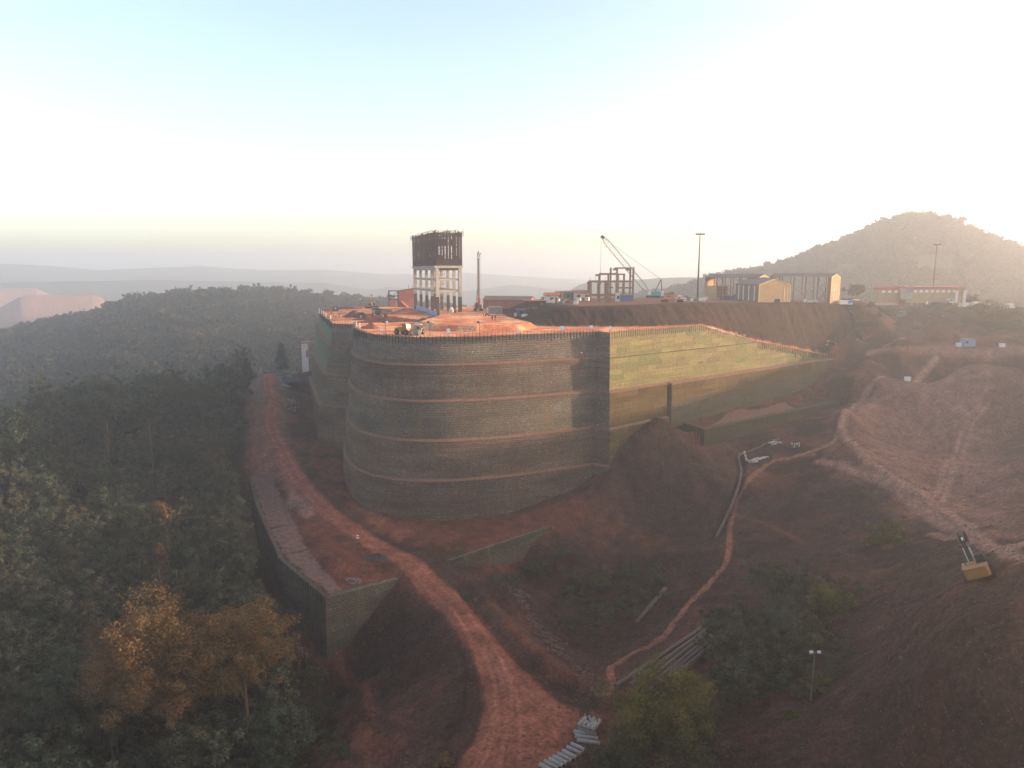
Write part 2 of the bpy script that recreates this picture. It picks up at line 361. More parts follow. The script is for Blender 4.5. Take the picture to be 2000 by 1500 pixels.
# the platform behind the rim, the bank behind it and the plateau on top of the bank
TOE = [tuple(at_z(*p, 0))[:2] for p in [(966, 608), (985, 617), (1003, 627), (1050, 638)]] + [(40, 219), (60, 229.5), (80, 246), (104, 265), (121, 278), (140, 288)]
TOE_POLY = TOE + [(150, 300), (150, 520), (TOE[0][0] - 2, 520)]
BACKLINE = [(142, 292), (142, 388), (-62, 388)]
UP_POLY = RIM + BACKLINE
_gr = np.array(GREEN); _gt = np.interp([0], [0], [0])
def rim_z(x):  # height of the top of the green wall, along x
    return np.interp(x, [59.5, 84, 84.5, 126, 142], [0, -7.2, -7.2, -16.4, -17.5])
PAD = [tuple(at_z(*p, 1.6))[:2] for p in [(815, 628), (850, 634), (930, 637), (1010, 636), (1042, 630), (1010, 622), (960, 611), (905, 608), (860, 614)]]
def up_z(x, y):
    b = np.where(x > 59, rim_z(np.clip(x - 0.35 * np.maximum(0, y - 0.8 * x - 176), 0, 200)), 0.0)
    b = b + 0.25 * fbm(x / 9, y / 9, 31)
    d, _ = poly_dist(x, y, TOE); ins = in_poly(x, y, TOE_POLY)
    top = np.interp(x, [-30, 0, 12, 60, 95, 118, 135, 150], [1.0, 2.4, 5.6, 6.2, 5.0, 4.4, 3.8, 3.0]) + 0.6 * fbm(x / 12, y / 12, 33)
    wid = np.interp(x, [-10, 10, 60, 100, 130], [12, 11, 12, 13, 14])
    s = np.where(ins, sstep(0, 1, (d + 2.6 * fbm(x / 3.0, y / 9, 35) + 1.8 * fbm((x + 0.5 * y) / 1.1, y / 14, 37, 3)) / wid), 0)
    z = b + (top - b) * s
    dp, _ = poly_dist(x, y, PAD + [PAD[0]]); sg = np.where(in_poly(x, y, PAD), dp, -dp)
    z = z + 1.7 * sstep(-1.6, 1.2, sg) * (1 - s)
    yb = np.interp(x, [-20, 10, 90, 120], [345, 296, 300, 330]); w = np.maximum(sstep(0, 40, y - yb), sstep(136, 141.5, x))
    return z * (1 - w) + (low_z(x, y) + 0.0) * w
# narrow features cut into or heaped on the lower ground, each a line of pixels, half width, height, softness
def low_noise(x, y):
    fx = np.clip(((x - GX0) / GST).astype(int), 0, _SL.shape[1] - 1); fy = np.clip(((y - GY0) / GST).astype(int), 0, _SL.shape[0] - 1); sl = np.clip(_SL[fy, fx], 0.05, 0.75)
    gul = np.abs(fbm(x / 7 + 1.5 * fbm(x / 20, y / 20, 48), y / 7, 49, 4))
    return 1.5 * fbm(x / 14, y / 14, 41) + 0.9 * fbm(x / 4.5, y / 4.5, 45, 3) + 0.9 * fbm(x / 1.3, y / 1.3, 47, 3) + 0.3 * fbm(x / 0.55, y / 0.55, 50, 2) + 5.0 * sl * (gul - 0.10)
FEATURES = []
def _wl(a): return [tuple(at_z(*q)) for q in a]
CLIFFS = [(_wl([(484, 926, -44.6), (500, 990, -45.5), (545, 1092, -46.6), (636, 1168, -47.2), (700, 1150, -47.5), (778, 1130, -47.9)]), [-50, -55, -58.5, -60, -56, -48.6]),
          (_wl([(1325, 822, -29.0), (1376, 838, -29.3), (1545, 803, -29.3), (1650, 781, -29.3)]), [-31, -34.6, -33.2, -30.5]),
          (_wl([(872, 1096, -46.9), (960, 1066, -46.9), (1020, 1046, -46.9), (1078, 1027, -46.8)]), [-48.6, -51.0, -50.0, -47.3])]
def cliff(x, y, z):
    for line, foot in CLIFFS:
        d, t = poly_dist(x, y, line, 14.0); m = d < 13.9
        if not m.any(): continue
        n = len(line) - 1; xm, ym, dm, tm = x[m], y[m], d[m], t[m]; i = np.minimum((tm * n).astype(int), n - 1); L_ = np.array(line)
        top = np.interp(tm * n, np.arange(n + 1), L_[:, 2]); ft = np.interp(tm * n, np.arange(n + 1), foot)
        e = L_[i + 1] - L_[i]; side = e[:, 0] * (ym - L_[i, 1]) - e[:, 1] * (xm - L_[i, 0])      # > 0: behind the wall
        sd = np.where(side > 0, dm, -dm) - 0.5
        endf = sstep(0, 0.03, tm) * sstep(1, 0.97, tm)
        zz = z[m]; inn = np.where(sd > 0, top - 0.06 - 0.02 * sd, zz); w = sstep(13, 4, dm) * endf
        zin = zz + (inn - zz) * w; zou = np.minimum(zz, ft + 0.25 * np.maximum(0, -sd - 1)); zou = zz + (zou - zz) * sstep(13.5, 9, dm) * endf
        z[m] = np.where(sd > 0, zin, zou)
    return z
def height(x, y, feats=True):
    x = np.asarray(x, float); y = np.asarray(y, float)
    r = np.hypot(x, y)
    lo = low_z(x, y) + low_noise(x, y) * sstep(0, 8, poly_dist(x, y, ROADC)[0] - 3.0) * sstep(260, 200, y) if ROADC else low_z(x, y) + low_noise(x, y)
    if feats:
        for pts, hw, dz, soft, bb in FEATURES:
            m = (x > bb[0]) & (x < bb[1]) & (y > bb[2]) & (y < bb[3])
            if m.any():
                d, _ = poly_dist(x[m], y[m], pts); lo[m] = lo[m] + dz * sstep(hw + soft, hw, d)
    lo = cliff(x, y, lo)
    ra = 240 * sstep(38, 46, np.degrees(np.arctan2(x, y))); w = sstep(330, 470, r - ra + 60 * sstep(-60, -120, x) * sstep(240, 300, y))
    z = lo * (1 - w) + far_z(x, y) * w
    up = in_poly(x, y, UP_POLY)
    if up.any(): z[up] = up_z(x[up], y[up])
    return z, up
ROADC = None
def ground(px, py):
    """the point of the lower or upper ground that a pixel of the photograph shows"""
    r = ray(px, py); t = np.arange(30, 470, 1.1)
    x = r[0] * t; y = r[1] * t; z = CAM_Z + r[2] * t
    h, _ = height(x, y); k = np.argmax(z < h)
    if k == 0: k = len(t) - 1
    a = z[k - 1] - h[k - 1]; b = h[k] - z[k]; u = a / (a + b + 1e-9) if a > 0 else 0
    tt = t[k - 1] + (t[k] - t[k - 1]) * u
    return Vector((r[0] * tt, r[1] * tt, CAM_Z + r[2] * tt))
def zat(x, y):
    return float(height(np.array([x]), np.array([y]))[0][0])
def gline(pts, step=1.5, it=2):
    return smooth_line([tuple(ground(*p)) for p in pts], step, it)[:, :2]
def feat(pts, hw, dz, soft, world=False):
    l = [tuple(p) for p in (pts if world else gline(pts))]; a = np.array(l); m = hw + soft + 1
    FEATURES.append((l, hw, dz, soft, (a[:, 0].min() - m, a[:, 0].max() + m, a[:, 1].min() - m, a[:, 1].max() + m)))
    return l
ROADC = [tuple(p) for p in gline([(566, 716), (540, 722), (516, 748), (538, 790), (527, 815), (538, 860), (562, 900), (590, 950), (640, 1003), (700, 1045), (753, 1076), (816, 1115), (870, 1160), (912, 1216), (950, 1262), (970, 1300), (985, 1345), (985, 1400), (965, 1470), (940, 1540)])]
TRENCH = feat([(1300, 1240)] and [(1398, 1045), (1412, 1015), (1432, 975), (1446, 935), (1448, 905), (1438, 880), (1480, 868), (1540, 848), (1610, 812), (1660, 772), (1700, 742)], 0.7, -1.5, 1.0)
BERM = feat([(930, 1160), (985, 1225), (1060, 1290), (1150, 1335), (1215, 1365)], 1.0, 1.1, 2.2)
feat([(905, 1145), (960, 1220), (1030, 1290), (1120, 1350)], 0.8, -0.8, 1.6)
feat([(870, 1190), (905, 1250), (925, 1310), (925, 1380), (880, 1470)], 0.5, 0.5, 1.2)
feat([(660, 1290), (690, 1320), (715, 1360), (722, 1400), (700, 1440)], 0.4, 0.8, 2.2)
feat([(905, 1290), (840, 1330), (770, 1365), (735, 1390)], 0.4, 0.7, 3.2)
feat([(1645, 815), (1672, 880), (1720, 930), (1800, 980)], 1.2, 1.6, 2.4)
feat([(1650, 812), (1690, 800), (1740, 775), (1790, 765)], 1.0, 1.0, 2.4)
feat([(1660, 900), (1760, 945), (1850, 1000), (1925, 1050)], 1.5, 0.8, 3)
feat([(1800, 1300), (1880, 1350), (1960, 1440)], 1.5, 1.2, 3)
feat([(1830, 1180), (1900, 1230), (1990, 1310)], 1.5, 0.9, 3)
feat([(1230, 1090), (1320, 1085), (1400, 1075)], 1.0, 0.5, 2.5)
feat([(1000, 1185), (1060, 1165), (1100, 1130)], 1.0, 1.4, 2.5)
TRAIL = gline([(1590, 888), (1540, 892), (1500, 903), (1462, 940), (1440, 975), (1428, 1010), (1424, 1050), (1424, 1090), (1395, 1130), (1350, 1172), (1315, 1225), (1270, 1262), (1205, 1292), (1188, 1306), (1204, 1345), (1185, 1352)])

# ---------------------------------------------------------------- the ground sheet
az_d = np.arange(-41, 41.001, 0.10)
az = np.r_[np.arange(-180, -41, 1.5), az_d, np.arange(42, 180, 1.5)]
rows = np.r_[1.0, 8, 16, 24, 32, np.exp(np.arange(math.log(40), math.log(345), 0.0043)), np.exp(np.arange(math.log(346), math.log(7000), 0.014))]
NA, NR = len(az), len(rows)
AZ, RR = np.meshgrid(np.radians(az), rows)
TX = (RR * np.sin(AZ)).ravel(); TY = (RR * np.cos(AZ)).ravel()
TZ, TUP = height(TX, TY)
# --- soil colours (what the ground itself is, by place)
road_d, road_p = poly_dist(TX, TY, ROADC)
road_w = np.interp(road_p, [0, 0.15, 0.33, 0.45, 0.8, 1.0], [4.2, 3.8, 3.2, 2.5, 2.3, 3.2])
edge = 1.1 * fbm(TX / 3.0, TY / 3.0, 51)
m_road = sstep(0.9, -0.6, road_d - road_w + edge) * (~TUP)
_yard = [tuple(ground(*q))[:2] for q in [(985, 1300), (1010, 1300), (1050, 1335), (1100, 1375), (1185, 1398), (1130, 1440), (1060, 1505), (940, 1560), (885, 1510), (930, 1440), (965, 1380)]]
_yd, _ = poly_dist(TX, TY, _yard + [_yard[0]]); m_road = np.maximum(m_road, sstep(-0.8, 0.8, np.where(in_poly(TX, TY, _yard), _yd, -_yd) + 1.3 * edge) * (~TUP))
tr_d, _ = poly_dist(TX, TY, [tuple(p) for p in TRAIL])
m_trail = sstep(0.35, 0.0, tr_d - 0.45 + 0.35 * fbm(TX / 1.5, TY / 1.5, 52))
n1 = fbm(TX / 20, TY / 20, 61) + 0.5; n2 = fbm(TX / 6, TY / 6, 65) + 0.5; n3 = fbm(TX / 1.6, TY / 1.6, 69, 3) + 0.5
def c3(r, g, b): return np.array(lin(r, g, b)[:3])
DARK, MID, RED, PALE, ROADCOL, FOREST, DUSTC = c3(58, 43, 38), c3(84, 59, 50), c3(108, 65, 52), c3(160, 118, 100), c3(128, 76, 60), c3(40, 37, 28), c3(144, 104, 90)
def mixc(c, d, m): return c + (d[None] - c) * np.clip(m, 0, 1)[:, None]
col = np.repeat(MID[None], len(TX), 0)
col = mixc(col, DARK, sstep(0.40, 0.62, n1) * 0.8)
col = mixc(col, RED, sstep(0.50, 0.66, n2) * 0.7)
def area(pts, soft=6.0, n=0.0):
    P = [tuple(ground(*p))[:2] for p in pts]; d, _ = poly_dist(TX, TY, P + [P[0]])
    return sstep(-soft, soft, np.where(in_poly(TX, TY, P), d, -d) + n * (n2 - 0.5) * 10)
low = (~TUP) & (RR.ravel() < 430)
m_pit = area([(1640, 800), (1700, 770), (1800, 745), (1995, 740), (1995, 1050), (1850, 1010), (1730, 945), (1670, 890)], 10, 1) * low
col = mixc(col, DUSTC, m_pit * (0.55 + 0.5 * n2))
col = mixc(col, DARK, area([(1200, 900), (1300, 830), (1400, 900), (1430, 1000), (1390, 1060), (1250, 1040)], 4, .6) * 0.75 * low)
col = mixc(col, DARK, area([(1450, 1000), (1560, 930), (1650, 990), (1700, 1080), (1560, 1110), (1440, 1100)], 8, .8) * 0.6 * low)
col = mixc(col, DARK, area([(660, 1270), (770, 1140), (850, 1190), (905, 1285), (730, 1380)], 3, .4) * 0.9 * low)
col = mixc(col, DARK, area([(930, 1140), (1060, 1060), (1300, 1090), (1320, 1150), (1250, 1240), (1150, 1290), (1030, 1210)], 6, .8) * 0.85 * low)
col = mixc(col, DARK, area([(1420, 1480), (1650, 1150), (1990, 1200), (1995, 1495)], 10, .6) * 0.55 * low)
col = mixc(col, RED, area([(640, 900), (700, 985), (850, 1030), (1060, 990), (1170, 950), (1180, 1000), (950, 1080), (800, 1060), (690, 1000)], 4, .5) * 0.6 * low)
col = mixc(col, RED, area([(570, 965), (640, 1000), (760, 1100), (770, 1128), (660, 1160), (600, 1060)], 3, .3) * 0.8 * low)
m_forest = low * (sstep(4, -5, poly_dist(TX, TY, [(-96, 330), (-104, 280), (-92, 240), (-80, 212), (-66, 175), (-52, 140), (-41, 126), (-33, 100), (-20, 70), (-14, 20)])[0] * np.where(in_poly(TX, TY, [(-96, 330), (-104, 280), (-92, 240), (-80, 212), (-66, 175), (-52, 140), (-41, 126), (-33, 100), (-20, 70), (-14, 20), (-400, 20), (-400, 330)]), -1, 1)))
col = mixc(col, FOREST, m_forest * 0.9)
col = mixc(col, c3(122, 84, 72), area([(484, 748), (503, 727), (545, 720), (560, 790), (560, 870), (600, 945), (530, 942), (488, 930), (486, 850)], 2.5, .3) * 0.85 * low)
col = mixc(col, PALE, area([(560, 955), (600, 950), (640, 990), (600, 1010), (570, 985)], 1.5, .5) * 0.7 * low); col = mixc(col, c3(138, 86, 68), area([(690, 985), (720, 985), (800, 1040), (780, 1060), (720, 1020)], 1.5, .5) * 0.7 * low)
farm = RR.ravel() > 430
col = mixc(col, c3(74, 72, 58), sstep(360, 470, RR.ravel()) * (~TUP))
_azd = np.degrees(AZ.ravel()); dump = ((RR.ravel() > 1330) & (RR.ravel() < 1600) & (_azd < -29.6)) | ((RR.ravel() > 1700) & (RR.ravel() < 2000) & (_azd < -32.2))
col = mixc(col, c3(150, 116, 106), dump * sstep(-75, -50, TZ) * 0.8)
# lines worn pale by feet and wheels
for pts, w, cc in [([(1655, 800), (1640, 830), (1672, 880), (1740, 940), (1835, 985), (1900, 1030)], 1.0, PALE), ([(1660, 790), (1700, 770), (1790, 745), (1830, 700)], 0.8, PALE), ([(1600, 900), (1700, 930), (1800, 975), (1940, 1060), (1999, 1090)], 1.2, PALE),
     ([(1915, 790), (1872, 830), (1852, 900), (1838, 940), (1825, 970)], 0.4, PALE), ([(1930, 792), (1885, 838), (1866, 905), (1853, 945), (1840, 980)], 0.4, PALE), ([(1420, 1005), (1455, 1010), (1520, 1030), (1570, 1060)], 0.3, RED),
     ([(1700, 690), (1760, 684), (1850, 681), (1999, 684)], 1.6, DUSTC), ([(1667, 792), (1640, 835), (1625, 870), (1540, 895)], 0.5, PALE), ([(1600, 1060), (1650, 1075), (1690, 1120), (1680, 1170)], 0.8, MID),
     ([(905, 1290), (840, 1325), (770, 1365)], 0.9, MID), ([(660, 1285), (690, 1320), (720, 1370), (724, 1400)], 0.6, RED), ([(1820, 1040), (1900, 1045), (1999, 1065)], 0.7, PALE), ([(985, 1215), (1060, 1280), (1150, 1330), (1215, 1365)], 0.9, RED)]:
    d, _ = poly_dist(TX, TY, [tuple(p) for p in gline(pts)]); col = mixc(col, cc, sstep(w + 0.7, w * 0.4, d + 0.9 * (n3 - 0.5)) * 0.9 * low)
col = mixc(col, ROADCOL, m_road)
for pts in [[(955, 1262), (982, 1330), (992, 1400), (975, 1500)], [(962, 1262), (1000, 1330), (1020, 1400), (1015, 1500)], [(945, 1262), (968, 1330), (965, 1400), (930, 1490)], [(975, 1290), (1020, 1345), (1085, 1390), (1140, 1405)]]:
    d, _ = poly_dist(TX, TY, [tuple(q) for q in gline(pts)]); col = mixc(col, c3(150, 98, 80), sstep(0.42, 0.1, d + 0.4 * (n3 - 0.5)) * m_road * 0.35); col = mixc(col, c3(112, 62, 48), sstep(0.3, 0.1, np.abs(d - 0.7)) * m_road * 0.22)
rut = sstep(0.5, 0.15, np.abs(road_d - 1.15 - 0.5 * (n2 - 0.5)) / np.maximum(1, road_w / 4)) ; col = mixc(col, c3(160, 106, 86), m_road * rut * (0.05 + 0.5 * n3)); col = mixc(col, c3(108, 64, 52), m_road * sstep(0.5, 0.7, n2) * 0.6)
col = mixc(col, c3(140, 88, 70), m_trail * 0.85 * low)
# platform, bank and plateau
dT, _ = poly_dist(TX, TY, TOE); bank = TUP & in_poly(TX, TY, TOE_POLY)
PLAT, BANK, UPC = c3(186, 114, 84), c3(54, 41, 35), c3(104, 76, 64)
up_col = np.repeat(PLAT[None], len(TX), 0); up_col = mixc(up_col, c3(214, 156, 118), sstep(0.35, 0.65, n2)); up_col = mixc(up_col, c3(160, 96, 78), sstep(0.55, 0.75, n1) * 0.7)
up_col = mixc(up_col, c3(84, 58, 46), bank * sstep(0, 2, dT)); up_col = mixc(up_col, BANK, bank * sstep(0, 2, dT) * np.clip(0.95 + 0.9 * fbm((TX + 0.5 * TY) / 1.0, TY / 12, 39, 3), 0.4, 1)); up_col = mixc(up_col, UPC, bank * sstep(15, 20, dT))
up_col = mixc(up_col, c3(128, 84, 74), (TUP & ~bank) * sstep(66, 80, TX))
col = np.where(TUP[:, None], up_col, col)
col = col * (0.72 + 0.62 * n3)[:, None]
# --- faces: split the sheet into ground and road; leave open the step at the rim, which the walls close
ii, jj = np.meshgrid(np.arange(NR - 1), np.arange(NA), indexing='ij')
a = ii * NA + jj; b = ii * NA + (jj + 1) % NA; c_ = (ii + 1) * NA + (jj + 1) % NA; d_ = (ii + 1) * NA + jj
Q = np.stack([a, d_, c_, b], -1).reshape(-1, 4)
uq = TUP[Q]; mixed = uq.any(1) & ~uq.all(1)
zq = TZ[Q]; steep = mixed & ((zq.max(1) - zq.min(1)) > 0.8)
Q = Q[~steep]
rq = m_road[Q].mean(1) > 0.5; tq = (m_trail[Q].mean(1) > 0.5) & ~rq
TV = np.stack([TX, TY, TZ], 1)
def soil_material(name, bump=0.35, grain=1.0):
    t = NT(name); at = t.new('ShaderNodeVertexColor', layer_name='soil'); p = t.pos()
    f1 = t.noise(p, 1.6, 10, 0.72); f2 = t.noise(p, 0.35, 4); f3 = t.noise(p, 7.0, 4, 0.75)
    vo = t.new('ShaderNodeTexVoronoi'); vo.inputs['Scale'].default_value = 3.4; t.ln(p, vo.inputs['Vector']); pv = t.new('ShaderNodeSeparateColor'); t.ln(vo.outputs['Color'], pv.inputs[0])
    k = t.ramp(f1, [(0.30, (0.45, 0.43, 0.42)), (0.5, (1, 1, 1)), (0.70, (1.7, 1.65, 1.6))])
    col = t.mix('MULTIPLY', 1.0, at.outputs[0], k)
    col = t.mix('MULTIPLY', 1.0, col, t.ramp(f2, [(0.3, (0.72, 0.70, 0.70)), (0.7, (1.28, 1.25, 1.22))]))
    col = t.mix('MULTIPLY', 1.0, col, t.ramp(f3, [(0.3, (0.62, 0.60, 0.60)), (0.5, (1, 1, 1)), (0.7, (1.45, 1.42, 1.40))]))
    peb = t.math('MULTIPLY', t.math('GREATER_THAN', pv.outputs[0], 0.90), t.math('LESS_THAN', vo.outputs['Distance'], 0.32))
    col = t.mix('MIX', t.math('MULTIPLY', peb, 0.45 * grain), col, (0.20, 0.145, 0.12))
    h = t.math('ADD', t.math('ADD', f1, t.math('MULTIPLY', f3, 0.30)), t.math('MULTIPLY', peb, 0.12))
    t.bump(h, bump, 0.5 * grain); t.b.inputs['Roughness'].default_value = 0.95
    return t.out(col)
M_SOIL = soil_material('laterite soil', 0.9, 1.2); M_ROAD = soil_material('packed laterite', 0.25, 0.6)
def sheet(name, quads, mat, kind='structure'):
    used = np.unique(quads); remap = np.full(len(TV), -1); remap[used] = np.arange(len(used))
    me = np_mesh(name, TV[used], remap[quads], mat); col_attr(me, 'soil', col[used]); return tag(link(name, me), kind=kind)
sheet('ground', Q[~rq & ~tq], M_SOIL)
sheet('road', Q[rq], M_ROAD)
sheet('footpath', Q[tq], M_ROAD)
# ---------------------------------------------------------------- wall materials
def gabion_material(name, dark, light, stain, course=0.62, lichen=None, z0=0.0):
    """wire baskets of broken stone: stones of uneven tone, dark bed joints, streaks of washed-down soil"""
    t = NT(name); p = t.pos(); sep = t.new('ShaderNodeSeparateXYZ'); t.ln(p, sep.inputs[0])
    vo = t.new('ShaderNodeTexVoronoi'); vo.inputs['Scale'].default_value = 4.2; t.ln(p, vo.inputs['Vector'])
    v2 = t.new('ShaderNodeTexVoronoi', feature='DISTANCE_TO_EDGE'); v2.inputs['Scale'].default_value = 4.2; t.ln(p, v2.inputs['Vector'])
    hsv = t.new('ShaderNodeSeparateColor'); t.ln(vo.outputs['Color'], hsv.inputs[0])
    col = t.ramp(hsv.outputs[0], [(0.0, tuple(c * 0.8 for c in dark)), (0.5, dark), (0.93, light), (1.0, tuple(min(1, c * 1.5) for c in light))])
    col = t.mix('MULTIPLY', 1.0, col, t.ramp(v2.outputs['Distance'], [(0.0, (0.6, 0.59, 0.58)), (0.08, (1, 1, 1))]))
    z = t.math('DIVIDE', sep.outputs[2], course); fr = t.math('FRACT', z)
    col = t.mix('MULTIPLY', 1.0, col, t.ramp(fr, [(0.0, (0.74, 0.74, 0.74)), (0.14, (1, 1, 1)), (0.88, (1, 1, 1)), (1.0, (0.85, 0.85, 0.85))]))
    big = t.noise(t.pos((0.06, 0.06, 0.25)), 1.0, 4); col = t.mix('MULTIPLY', 1.0, col, t.ramp(big, [(0.28, (0.55, 0.56, 0.58)), (0.72, (1.45, 1.38, 1.28))]))
    lay = t.noise(t.pos((0.01, 0.01, 1.3)), 1.0, 3); col = t.mix('MIX', t.ramp(lay, [(0.50, (0, 0, 0)), (0.66, (0.8, 0.8, 0.8))]), col, stain)
    st = t.noise(t.pos((0.55, 0.55, 0.035)), 1.0, 4); col = t.mix('MIX', t.ramp(st, [(0.50, (0, 0, 0)), (0.72, (0.65, 0.65, 0.65))]), col, stain)
    if lichen: col = t.mix('MIX', t.ramp(t.noise(t.pos((0.4, 0.4, 0.08)), 0.6, 4), [(0.52, (0, 0, 0)), (0.70, (0.55, 0.55, 0.55))]), col, lichen)
    t.bump(t.math('ADD', v2.outputs['Distance'], t.math('MULTIPLY', fr, 0.05)), 0.8, 0.3)
    return t.out(col)
M_GAB = gabion_material('stone baskets', (0.16, 0.138, 0.115), (0.235, 0.20, 0.165), (0.18, 0.095, 0.062), lichen=(0.20, 0.16, 0.085))
M_GAB2 = gabion_material('stone baskets with moss', (0.10, 0.097, 0.08), (0.16, 0.15, 0.12), (0.13, 0.08, 0.055), lichen=(0.15, 0.155, 0.08))
ORANGE = (0.24, 0.12, 0.05)
M_TIER = [gabion_material('stone baskets, top tier', (0.175, 0.158, 0.14), (0.25, 0.225, 0.195), (0.17, 0.105, 0.078)),
          gabion_material('stone baskets with soil bands', (0.155, 0.134, 0.114), (0.22, 0.19, 0.162), (0.13, 0.062, 0.042)),
          gabion_material('stone baskets with ochre streaks', (0.15, 0.14, 0.118), (0.225, 0.205, 0.175), (0.15, 0.10, 0.07), lichen=(0.21, 0.135, 0.062)),
          gabion_material('brown stone baskets', (0.172, 0.138, 0.11), (0.235, 0.19, 0.154), (0.17, 0.088, 0.058), lichen=(0.17, 0.125, 0.066)),
          gabion_material('brown stone baskets at the foot', (0.16, 0.128, 0.102), (0.22, 0.18, 0.146), (0.155, 0.074, 0.050))]
def mesh_panel_material(name, cols, stain):
    """green geogrid over soil: each panel a little different, course lines, dirt"""
    t = NT(name); oi = t.new('ShaderNodeObjectInfo'); p = t.pos(); sep = t.new('ShaderNodeSeparateXYZ'); t.ln(p, sep.inputs[0])
    col = t.ramp(oi.outputs['Random'], [(i / max(1, len(cols) - 1), c) for i, c in enumerate(cols)])
    fr = t.math('FRACT', t.math('DIVIDE', sep.outputs[2], 0.5))
    col = t.mix('MULTIPLY', 1.0, col, t.ramp(fr, [(0.0, (0.62, 0.6, 0.58)), (0.2, (1, 1, 1))]))
    col = t.mix('MULTIPLY', 1.0, col, t.ramp(t.noise(p, 1.7, 6, 0.7), [(0.3, (0.55, 0.52, 0.48)), (0.7, (1.35, 1.33, 1.3))]))
    lay = t.noise(t.pos((0.05, 0.05, 1.6)), 1.0, 5, 0.7); col = t.mix('MIX', t.ramp(lay, [(0.47, (0, 0, 0)), (0.66, (0.75, 0.75, 0.75))]), col, stain)
    col = t.mix('MIX', t.ramp(t.noise(p, 6.0, 3, 0.7), [(0.60, (0, 0, 0)), (0.72, (0.55, 0.55, 0.55))]), col, (0.09, 0.07, 0.045))
    t.bump(t.noise(p, 5.0, 4), 0.5, 0.12); return t.out(col)
M_GREEN = mesh_panel_material('green geogrid', [(0.19, 0.18, 0.08), (0.26, 0.225, 0.11), (0.145, 0.155, 0.07), (0.22, 0.195, 0.088), (0.17, 0.14, 0.072), (0.245, 0.215, 0.105)], (0.14, 0.10, 0.055))
M_GREEN_L = mesh_panel_material('green geogrid in shade side', [(0.16, 0.23, 0.15), (0.20, 0.25, 0.17), (0.12, 0.17, 0.11), (0.17, 0.19, 0.14)], (0.16, 0.14, 0.10))  # the left block side's own grey-green mesh colours
M_BROWN = mesh_panel_material('grown-over geogrid', [(0.105, 0.068, 0.032), (0.085, 0.064, 0.03), (0.115, 0.09, 0.042), (0.062, 0.04, 0.022)], (0.075, 0.036, 0.018))
M_OLIVE = mesh_panel_material('weathered geogrid', [(0.095, 0.09, 0.055), (0.08, 0.078, 0.048), (0.11, 0.10, 0.062)], (0.11, 0.06, 0.036))
M_BENCH = NT('soil on the ledges'); _p = M_BENCH.pos(); M_BENCH.bump(M_BENCH.noise(_p, 3, 5), 0.5, 0.2)
M_BENCH = M_BENCH.out(M_BENCH.ramp(M_BENCH.noise(_p, 1.2, 6, 0.7), [(0.25, (0.10, 0.050, 0.034)), (0.5, (0.185, 0.098, 0.066)), (0.8, (0.28, 0.17, 0.12))]))
M_LEDGE = NT('soil with painted shade on the narrow ledge'); _p = M_LEDGE.pos(); M_LEDGE = M_LEDGE.out(M_LEDGE.ramp(M_LEDGE.noise(_p, 1.5, 5, 0.7), [(0.3, (0.035, 0.016, 0.012)), (0.7, (0.10, 0.05, 0.035))]))  # dark soil, with the shade under the top green tier painted in
M_STEEL = paint('rusty steel', (86, 66, 58), 0.7, 0.3, 0.35, 2.0, 0.2)
M_DARK = paint('dark steel', (48, 44, 44), 0.6, 0.4, 0.3, 2.0, 0.1)

def outward(pts):
    """unit outward (towards the open side, right of the walking direction) vectors with mitre"""
    p = np.asarray(pts, float); d = p[1:] - p[:-1]; d /= np.linalg.norm(d, axis=1)[:, None]; n = np.stack([d[:, 1], -d[:, 0]], 1)
    o = np.empty_like(p); o[0] = n[0]; o[-1] = n[-1]
    for i in range(1, len(p) - 1):
        m = n[i - 1] + n[i]; m /= np.linalg.norm(m) + 1e-9; o[i] = m / max(0.45, m @ n[i])
    return o
def tier_mesh(name, pts, out, off, zt, zb, batter=0.9, course=0.62, jut=0.022, mat=None, seed=0, cap=2.6, step=0.75):
    """one tier of a wall: stepped courses from zt (value or per-point) down to zb, with a flat top going back by cap"""
    pts = np.asarray(pts, float); out = np.asarray(out, float)
    q = resample(np.hstack([pts, out, np.broadcast_to(np.asarray(zt, float).reshape(-1, 1), (len(pts), 1))]), step)
    P, O, ZT = q[:, :2], q[:, 2:4], q[:, 4]; n = len(P); top = ZT.max(); k = int(math.ceil((top - zb) / course))
    rng = np.random.default_rng(seed); V = []
    for c in range(k):
        za, zc = top - c * course, max(zb, top - (c + 1) * course)
        j = (0.6 * rng.random(n) + 0.4 * np.repeat(rng.random(n // 3 + 1), 3)[:n]) * jut + rng.random() * jut
        for z, e in ((za, 0.0), (za - 0.06, jut), (zc + 0.001, jut)):
            zz = np.minimum(z, ZT); f = off + batter * (top - z) / max(0.1, top - zb) + (j if e else 0) * 1.0
            V.append(np.column_stack([P + O * np.asarray(f).reshape(-1, 1), zz]))
    V = [np.column_stack([P + O * (off - cap), ZT - 0.02])] + V
    V = np.concatenate(V); R = len(V) // n
    i, jx = np.meshgrid(np.arange(R - 1), np.arange(n - 1), indexing='ij'); a = i * n + jx
    Qd = np.stack([a, a + n, a + n + 1, a + 1], -1).reshape(-1, 4)
    return np_mesh(name, V, Qd, mat, smooth=False)
